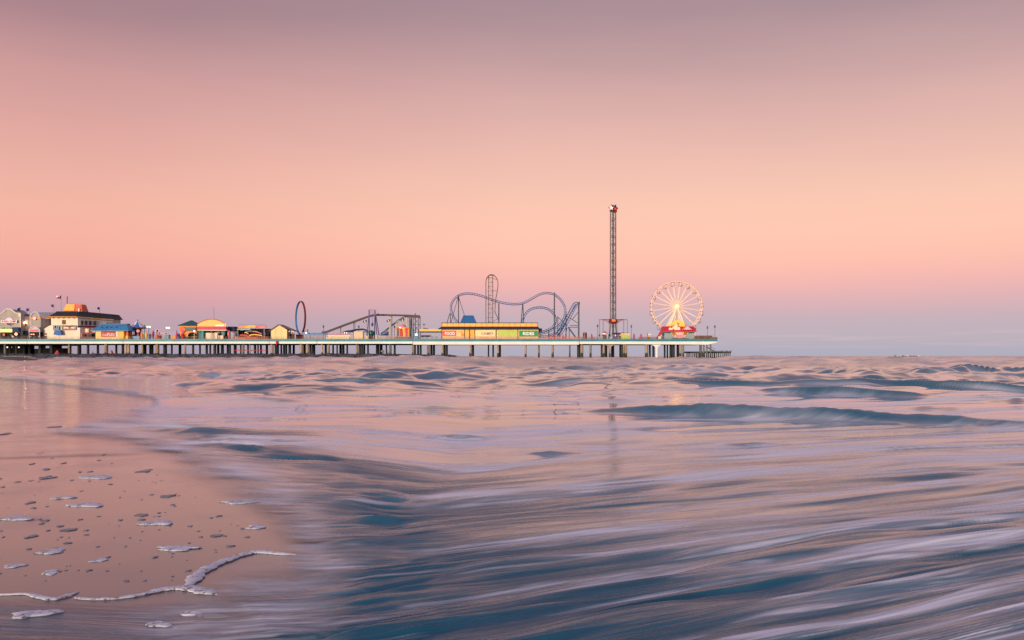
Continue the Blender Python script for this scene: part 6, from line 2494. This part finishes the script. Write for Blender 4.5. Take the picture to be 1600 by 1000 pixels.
# ---- people: one skinned body each, clothes as coloured regions of separate meshes
def person(p, Y, zfoot, h, top_m, leg_m, label, pose=0, group='people by the pier'):
    e = empty('person', (X(p, Y), Y, zfoot), label, 'person', group)
    s = h / 1.75
    x_ = X(p, Y)

    def limb(pts, rs, nm, mm, par=e):
        mb = MB()
        mb.path([(x_ + a * s, Y + b * s, zfoot + c * s) for a, b, c in pts], [r_ * s for r_ in rs], 7)
        return mb.build(nm, mm, par, smooth=True)
    sw = (0.16, 0.05, 0.28)[pose % 3]
    # legs, trunk, neck and head as one continuous lofted body
    mb = MB()
    loops = []
    def P(a, b, c):
        return (x_ + a * s, Y + b * s, zfoot + c * s)
    bm = bpy.data.meshes.new('body')
    vs = [P(0, 0, 0.92), P(0, 0, 1.12), P(0, 0, 1.34), P(0, 0, 1.46), P(0, 0, 1.55), P(0, -0.01, 1.66), P(0, 0, 1.75),
          P(-0.09, 0, 0.88), P(-0.11 - sw * 0.3, 0, 0.48), P(-0.12 - sw * 0.6, 0.02, 0.07), P(-0.12 - sw * 0.6, -0.14, 0.04),
          P(0.09, 0, 0.88), P(0.11 + sw * 0.3, 0, 0.48), P(0.12 + sw * 0.6, 0.02, 0.07), P(0.12 + sw * 0.6, -0.14, 0.04),
          P(-0.17, 0, 1.40), P(-0.24, 0.02, 1.14), P(-0.24 - sw * 0.3, -0.08, 0.90), P(-0.24 - sw * 0.3, -0.1, 0.80),
          P(0.17, 0, 1.40), P(0.24, 0.02, 1.14), P(0.24 + sw * 0.3, -0.08, 0.90), P(0.24 + sw * 0.3, -0.1, 0.80)]
    ed = [(0, 1), (1, 2), (2, 3), (3, 4), (4, 5), (5, 6), (0, 7), (7, 8), (8, 9), (9, 10), (0, 11), (11, 12), (12, 13), (13, 14),
          (2, 15), (15, 16), (16, 17), (17, 18), (2, 19), (19, 20), (20, 21), (21, 22)]
    rad = [0.135, 0.125, 0.135, 0.07, 0.058, 0.10, 0.05, 0.09, 0.062, 0.045, 0.035, 0.09, 0.062, 0.045, 0.035, 0.06, 0.045, 0.036, 0.03, 0.06, 0.045, 0.036, 0.03]
    bm.from_pydata([(a - x_, b - Y, c - zfoot) for a, b, c in vs], ed, [])
    bm.materials.append(m_skin)
    o = bpy.data.objects.new('body', bm)
    COL.objects.link(o)
    o.parent = e
    md = o.modifiers.new('skin', 'SKIN')
    sk = bm.skin_vertices[0].data
    for k, r_ in enumerate(rad):
        sk[k].radius = (r_ * s, r_ * s)
    sk[0].use_root = True
    o.modifiers.new('smooth', 'SUBSURF').render_levels = 1
    limb([(0, 0, 0.86), (0, 0, 0.95), (0, 0, 1.15), (0, 0, 1.36), (0, 0, 1.45)], [0.155, 0.16, 0.15, 0.19, 0.09], 'shirt', top_m)
    for s_ in (-1, 1):
        limb([(s_ * 0.08, 0, 0.92), (s_ * (0.11 + sw * 0.3), 0, 0.48), (s_ * (0.12 + sw * 0.55), 0.02, 0.14)], [0.115, 0.085, 0.07], 'trouser_leg', leg_m)
        limb([(s_ * 0.16, 0, 1.40), (s_ * 0.235, 0.02, 1.16)], [0.078, 0.062], 'sleeve', top_m)
    limb([(0, 0.02, 1.66), (0, 0.015, 1.72), (0, 0.01, 1.775)], [0.108, 0.10, 0.04], 'hair', m_cloth_d)
    return e


person(596.2, 442.0, 1.85, 1.75, m_cloth_w, m_cloth_d, 'person in a pale shirt standing at the foot of the dark double pile', 0)
person(599.6, 441.4, 1.85, 1.85, m_cloth_r, m_cloth_r, 'person dressed in maroon between two companions under the pier', 1)
person(606.2, 442.0, 1.80, 1.80, m_cloth_w, m_cloth_d, 'person in a pale top leaning by the grey pile under the pier', 2)
person(145.0, 441.0, 1.80, 1.3, m_cloth_d, m_cloth_d, 'lone dark figure between piles below the yellow arcade house', 1)
person(39.0, 441.8, ZD, 1.72, m_cloth_d, m_cloth_d, 'person in black at the railing before the pale grey shop', 0)
person(43.4, 442.2, ZD, 1.70, m_cloth_r, m_cloth_d, 'person in a maroon top at the railing below the navy awning', 1)
person(48.0, 441.8, ZD, 1.75, m_cloth_w, m_cloth_d, 'person in a white top walking toward the porch', 2)
person(54.4, 442.3, ZD, 1.70, m_cloth_d, m_cloth_r, 'person with maroon trousers in front of the dark porch', 1)
person(60.8, 441.9, ZD, 1.75, m_cloth_w, m_cloth_r, 'person in white top and maroon trousers near the cream wall', 0)

# ---- distant breaker on the horizon
Yd = 1500.0
mb = MB()
for k in range(14):
    p = 1404 + k * 2.7 + rnd.uniform(-1, 1)
    mb.ball((X(p, Yd), Yd + rnd.uniform(0, 20), 0.4), rnd.uniform(0.9, 1.9), 8, 0.9)
mb.thing('reef_rocks', m_rock, 'line of dark reef rocks on the horizon at right', 'reef', kind='thing')
mb = MB()
for k in range(26):
    p = 1402 + k * 1.5 + rnd.uniform(-0.6, 0.6)
    mb.ball((X(p, Yd - 15), Yd - 15, 0.6 + rnd.uniform(0.4, 1.6)), rnd.uniform(0.35, 0.8), 6)
mb.thing('breaking_surf', m_white, 'white surf spraying over the reef rocks on the horizon', 'surf', kind='stuff')
# ================================================================== FOAM LEFT ON THE SAND
def G(p, q):
    y = VS / (q - 556.0)
    return (p - 800.0) * y / FOC, y


def foam_material():
    m = bpy.data.materials.new('sea_foam')
    m.use_nodes = True
    t = m.node_tree
    b = t.nodes['Principled BSDF']
    tcn = N(t, 'ShaderNodeTexCoord')
    n1 = N(t, 'ShaderNodeTexNoise')
    n1.inputs['Scale'].default_value = 60
    n1.inputs['Detail'].default_value = 6
    n1.inputs['Roughness'].default_value = 0.7
    t.links.new(tcn.outputs['Object'], n1.inputs['Vector'])
    rp = N(t, 'ShaderNodeValToRGB')
    rp.color_ramp.elements[0].position = 0.3
    rp.color_ramp.elements[1].position = 0.65
    rp.color_ramp.elements[0].color = (0.50, 0.51, 0.58, 1)
    rp.color_ramp.elements[1].color = (0.80, 0.78, 0.84, 1)
    t.links.new(n1.outputs[0], rp.inputs[0])
    t.links.new(rp.outputs[0], b.inputs['Base Color'])
    b.inputs['Roughness'].default_value = 0.5
    bp = N(t, 'ShaderNodeBump')
    bp.inputs['Strength'].default_value = 0.35
    bp.inputs['Distance'].default_value = 0.006
    t.links.new(n1.outputs[0], bp.inputs['Height'])
    t.links.new(bp.outputs[0], b.inputs['Normal'])
    # lacy: burst bubbles leave holes
    n2 = N(t, 'ShaderNodeTexNoise')
    n2.inputs['Scale'].default_value = 38
    n2.inputs['Detail'].default_value = 4
    n2.inputs['Roughness'].default_value = 0.7
    t.links.new(tcn.outputs['Object'], n2.inputs['Vector'])
    hole = math_node(t, 'MULTIPLY_ADD', n2.outputs[0], 8.0, -2.7, clamp=True)
    tr = N(t, 'ShaderNodeBsdfTransparent')
    mx = N(t, 'ShaderNodeMixShader')
    t.links.new(hole, mx.inputs[0])
    t.links.new(tr.outputs[0], mx.inputs[1])
    t.links.new(b.outputs[0], mx.inputs[2])
    t.links.new(mx.outputs[0], t.nodes['Material Output'].inputs['Surface'])
    return m


m_foam = foam_material()
m_thin = mat('thin_bubble_film', (0.15, 0.18, 0.235), 0.35, 0.35, 40.0)
frnd = random.Random(11)


def foam_blob(mb, p, q, w, d, tilt=0.0, hk=0.10, n=22):
    """undercut cushion of foam, w x d pixels as seen, standing on the sand"""
    x0, y0 = G(p, q)
    a = w * y0 / FOC / 2
    b = d * y0 / (q - 556.0) / 2
    h = min(0.009, hk * 2 * a + 0.002)
    z0 = -0.008 if q > 936 else -0.011
    s1, s2, s3 = frnd.uniform(0, 6), frnd.uniform(0, 6), frnd.uniform(0, 6)
    vs, fs = [], []
    prof = [(0.80, 0.0), (1.0, 0.45), (0.93, 0.78), (0.62, 0.97)]
    ct, st_ = math.cos(tilt), math.sin(tilt)
    for rr, hz in prof:
        for k in range(n):
            an = 2 * math.pi * k / n
            r_ = rr * (1 + 0.22 * math.sin(2 * an + s1) + 0.16 * math.sin(3 * an + s2) + 0.12 * math.sin(5 * an + s3) + 0.08 * math.sin(9 * an + s1))
            u, v = a * r_ * math.cos(an), b * r_ * math.sin(an)
            zz_ = z0 + h * hz * (1 + 0.15 * math.sin(3 * an + s3))
            vs.append((x0 + u * ct - v * st_, y0 + u * st_ + v * ct, zz_))
    vs.append((x0, y0, z0 + h))
    for j in range(len(prof) - 1):
        for k in range(n):
            l = (k + 1) % n
            fs.append((j * n + k, j * n + l, (j + 1) * n + l, (j + 1) * n + k))
    j = len(prof) - 1
    for k in range(n):
        fs.append((j * n + k, j * n + (k + 1) % n, len(vs) - 1))
    fs.append(tuple(range(n - 1, -1, -1)))
    mb.add(vs, fs)


BLOBS = [(134, 787, 52, 7, 0.1, 'wide thin foam patch in the upper middle of the sand'),
         (26, 808, 44, 7, 0.15, 'foam patch nearest the left picture edge, above two smaller ones'),
         (246, 815, 42, 8, 0.0, 'compact foam patch right of the middle of the sand'),
         (279, 854, 74, 7, 0.1, 'longest foam patch, drawn out above the winding foam line'),
         (81, 859, 34, 9, 0.35, 'slanting foam patch left of the middle of the sand'),
         (23, 881, 28, 7, 0.1, 'small rounded foam patch by the left edge, above the winding line'),
         (79, 891, 25, 8, 0.1, 'small bright foam patch just above the winding foam line'),
         (155, 872, 24, 6, 0.2, 'small foam patch between the slanting one and the longest one'),
         (54, 957, 60, 13, 0.25, 'large pale foam cushion below the winding foam line'),
         (248, 973, 38, 9, 0.0, 'blurred foam patch in the thin film at the bottom'),
         (288, 978, 30, 6, 0.1, 'faint foam patch right of the blurred one at the bottom'),
         (320, 959, 88, 7, -0.2, 'long faint foam streak in the thin film under the line'),
         (385, 781, 76, 7, 0.25, 'foam streak at the edge of the wash, upper right of the sand'),
         (400, 821, 32, 6, 0.0, 'foam patch at the right tip of the sand'),
         (338, 834, 16, 5, 0.1, 'small foam patch left of the sand tip'),
         (222, 802, 18, 5, 0.1, 'small foam patch above the compact one'),
         (262, 773, 22, 4, 0.1, 'thin foam patch in the right of the pink sand'),
         (108, 825, 20, 5, 0.1, 'small foam patch in the middle between two wide ones'),
         (50, 835, 16, 5, 0.2, 'small foam patch below the left edge patch'),
         (150, 744, 52, 5, 0.35, 'slanting thin foam patch high on the pink sand'),
         (98, 776, 34, 3.5, 0.2, 'thin foam sliver left of the wide thin patch'),
         (48, 783, 14, 4, 0.1, 'small dark foam patch left of the thin sliver'),
         (74, 745, 20, 4, 0.1, 'thin foam patch in the upper left of the pink sand'),
         (226, 734, 14, 6, 0.0, 'small round foam patch near the curved wash'),
         (85, 666, 16, 2.4, 0.0, 'small foam sliver on the far rosy sand'),
         (6, 677, 16, 3.6, 0.0, 'foam sliver at the left edge of the far rosy sand')]
for p, q, w, d, tl, lb in BLOBS:
    mb = MB()
    foam_blob(mb, p, q, w, d, tl, 0.05)
    mb.thing('foam_patch', m_thin if w <= 22 else m_foam, lb, 'foam patch', 'foam patches left on the wet sand', smooth=True)
mb = MB()
for k in range(150):
    q = 700 + 205 * frnd.random() ** 0.9
    lim = np.interp(q, [700, 716, 745, 774, 803, 842, 870, 900], [150, 215, 255, 310, 360, 400, 360, 290])
    p = frnd.uniform(-60, lim)
    w = frnd.choice((2.5, 3.5, 5, 6.5, 9)) * (0.7 + 0.6 * frnd.random())
    foam_blob(mb, p, q, w, max(1.4, w * 0.28), frnd.uniform(-0.1, 0.3), 0.07, 9)
mb.thing('foam_flecks', m_thin, 'small flecks of foam scattered over the wet sand', 'foam', kind='stuff', smooth=True)


def foam_ribbon(pts, label):
    """winding bead of foam; pts = (px, row, thickness px)"""
    c = catmull([(a, b) for a, b, w in pts], 10)
    ws = np.interp(np.linspace(0, len(pts) - 1, len(c)), np.arange(len(pts)), [w for a, b, w in pts])
    vs, fs = [], []
    prof = [(-0.8, 0.0), (-1.0, 0.4), (-0.8, 0.8), (0.0, 1.0), (0.75, 0.75), (1.0, 0.3), (0.9, 0.0)]
    m_ = len(prof)
    for i, (p, q) in enumerate(c):
        x0, y0 = G(p, q)
        x1_, y1_ = G(*c[min(i + 1, len(c) - 1)])
        x2_, y2_ = G(*c[max(i - 1, 0)])
        tx, ty = x1_ - x2_, y1_ - y2_
        ln = math.hypot(tx, ty) + 1e-9
        nx, ny = -ty / ln, tx / ln
        ker_ = min(1, i / 5, (len(c) - 1 - i) / 5) ** 0.6 + 0.02
        hw = 0.60 * ws[i] * ker_ * (1 + 0.22 * math.sin(i * 0.9) * math.sin(i * 0.37 + 1)) / 2
        # thickness seen across the sand: mostly foreshortened depth
        wn = hw * math.hypot(nx * y0 / FOC, 0) + hw * abs(ny) * y0 / (q - 556.0) * 0.8 + hw * abs(nx) * y0 / FOC * 0.8
        h = min(0.0095, 0.20 * wn + 0.004)
        for u, z_ in prof:
            vs.append((x0 + nx * u * wn, y0 + ny * u * wn, -0.009 + h * z_))
    for i in range(len(c) - 1):
        for k in range(m_ - 1):
            a = i * m_ + k
            fs.append((a, a + 1, a + m_ + 1, a + m_))
    mb = MB().add(vs, fs)
    return mb.thing('foam_line', m_foam, label, 'foam line', 'winding foam lines on the sand', smooth=True)


foam_ribbon([(-60, 924, 4), (0, 926, 4), (42, 925, 5), (62, 930, 8), (84, 933, 8), (104, 928, 8), (124, 921, 4)], 'short left stretch of the foam line, rising at its right end')
foam_ribbon([(116, 931, 4), (140, 933, 6), (180, 932, 6), (220, 926, 7), (256, 918, 9), (292, 916, 14), (318, 921, 15), (340, 926, 7)], 'long middle stretch of the foam line, thick at its right end')
foam_ribbon([(290, 916, 6), (300, 906, 16), (312, 893, 20), (336, 880, 14), (362, 870, 10), (384, 863, 8), (404, 860, 8), (432, 862, 7), (462, 864, 4)], 'bright curling stretch of the foam line rising to the right')
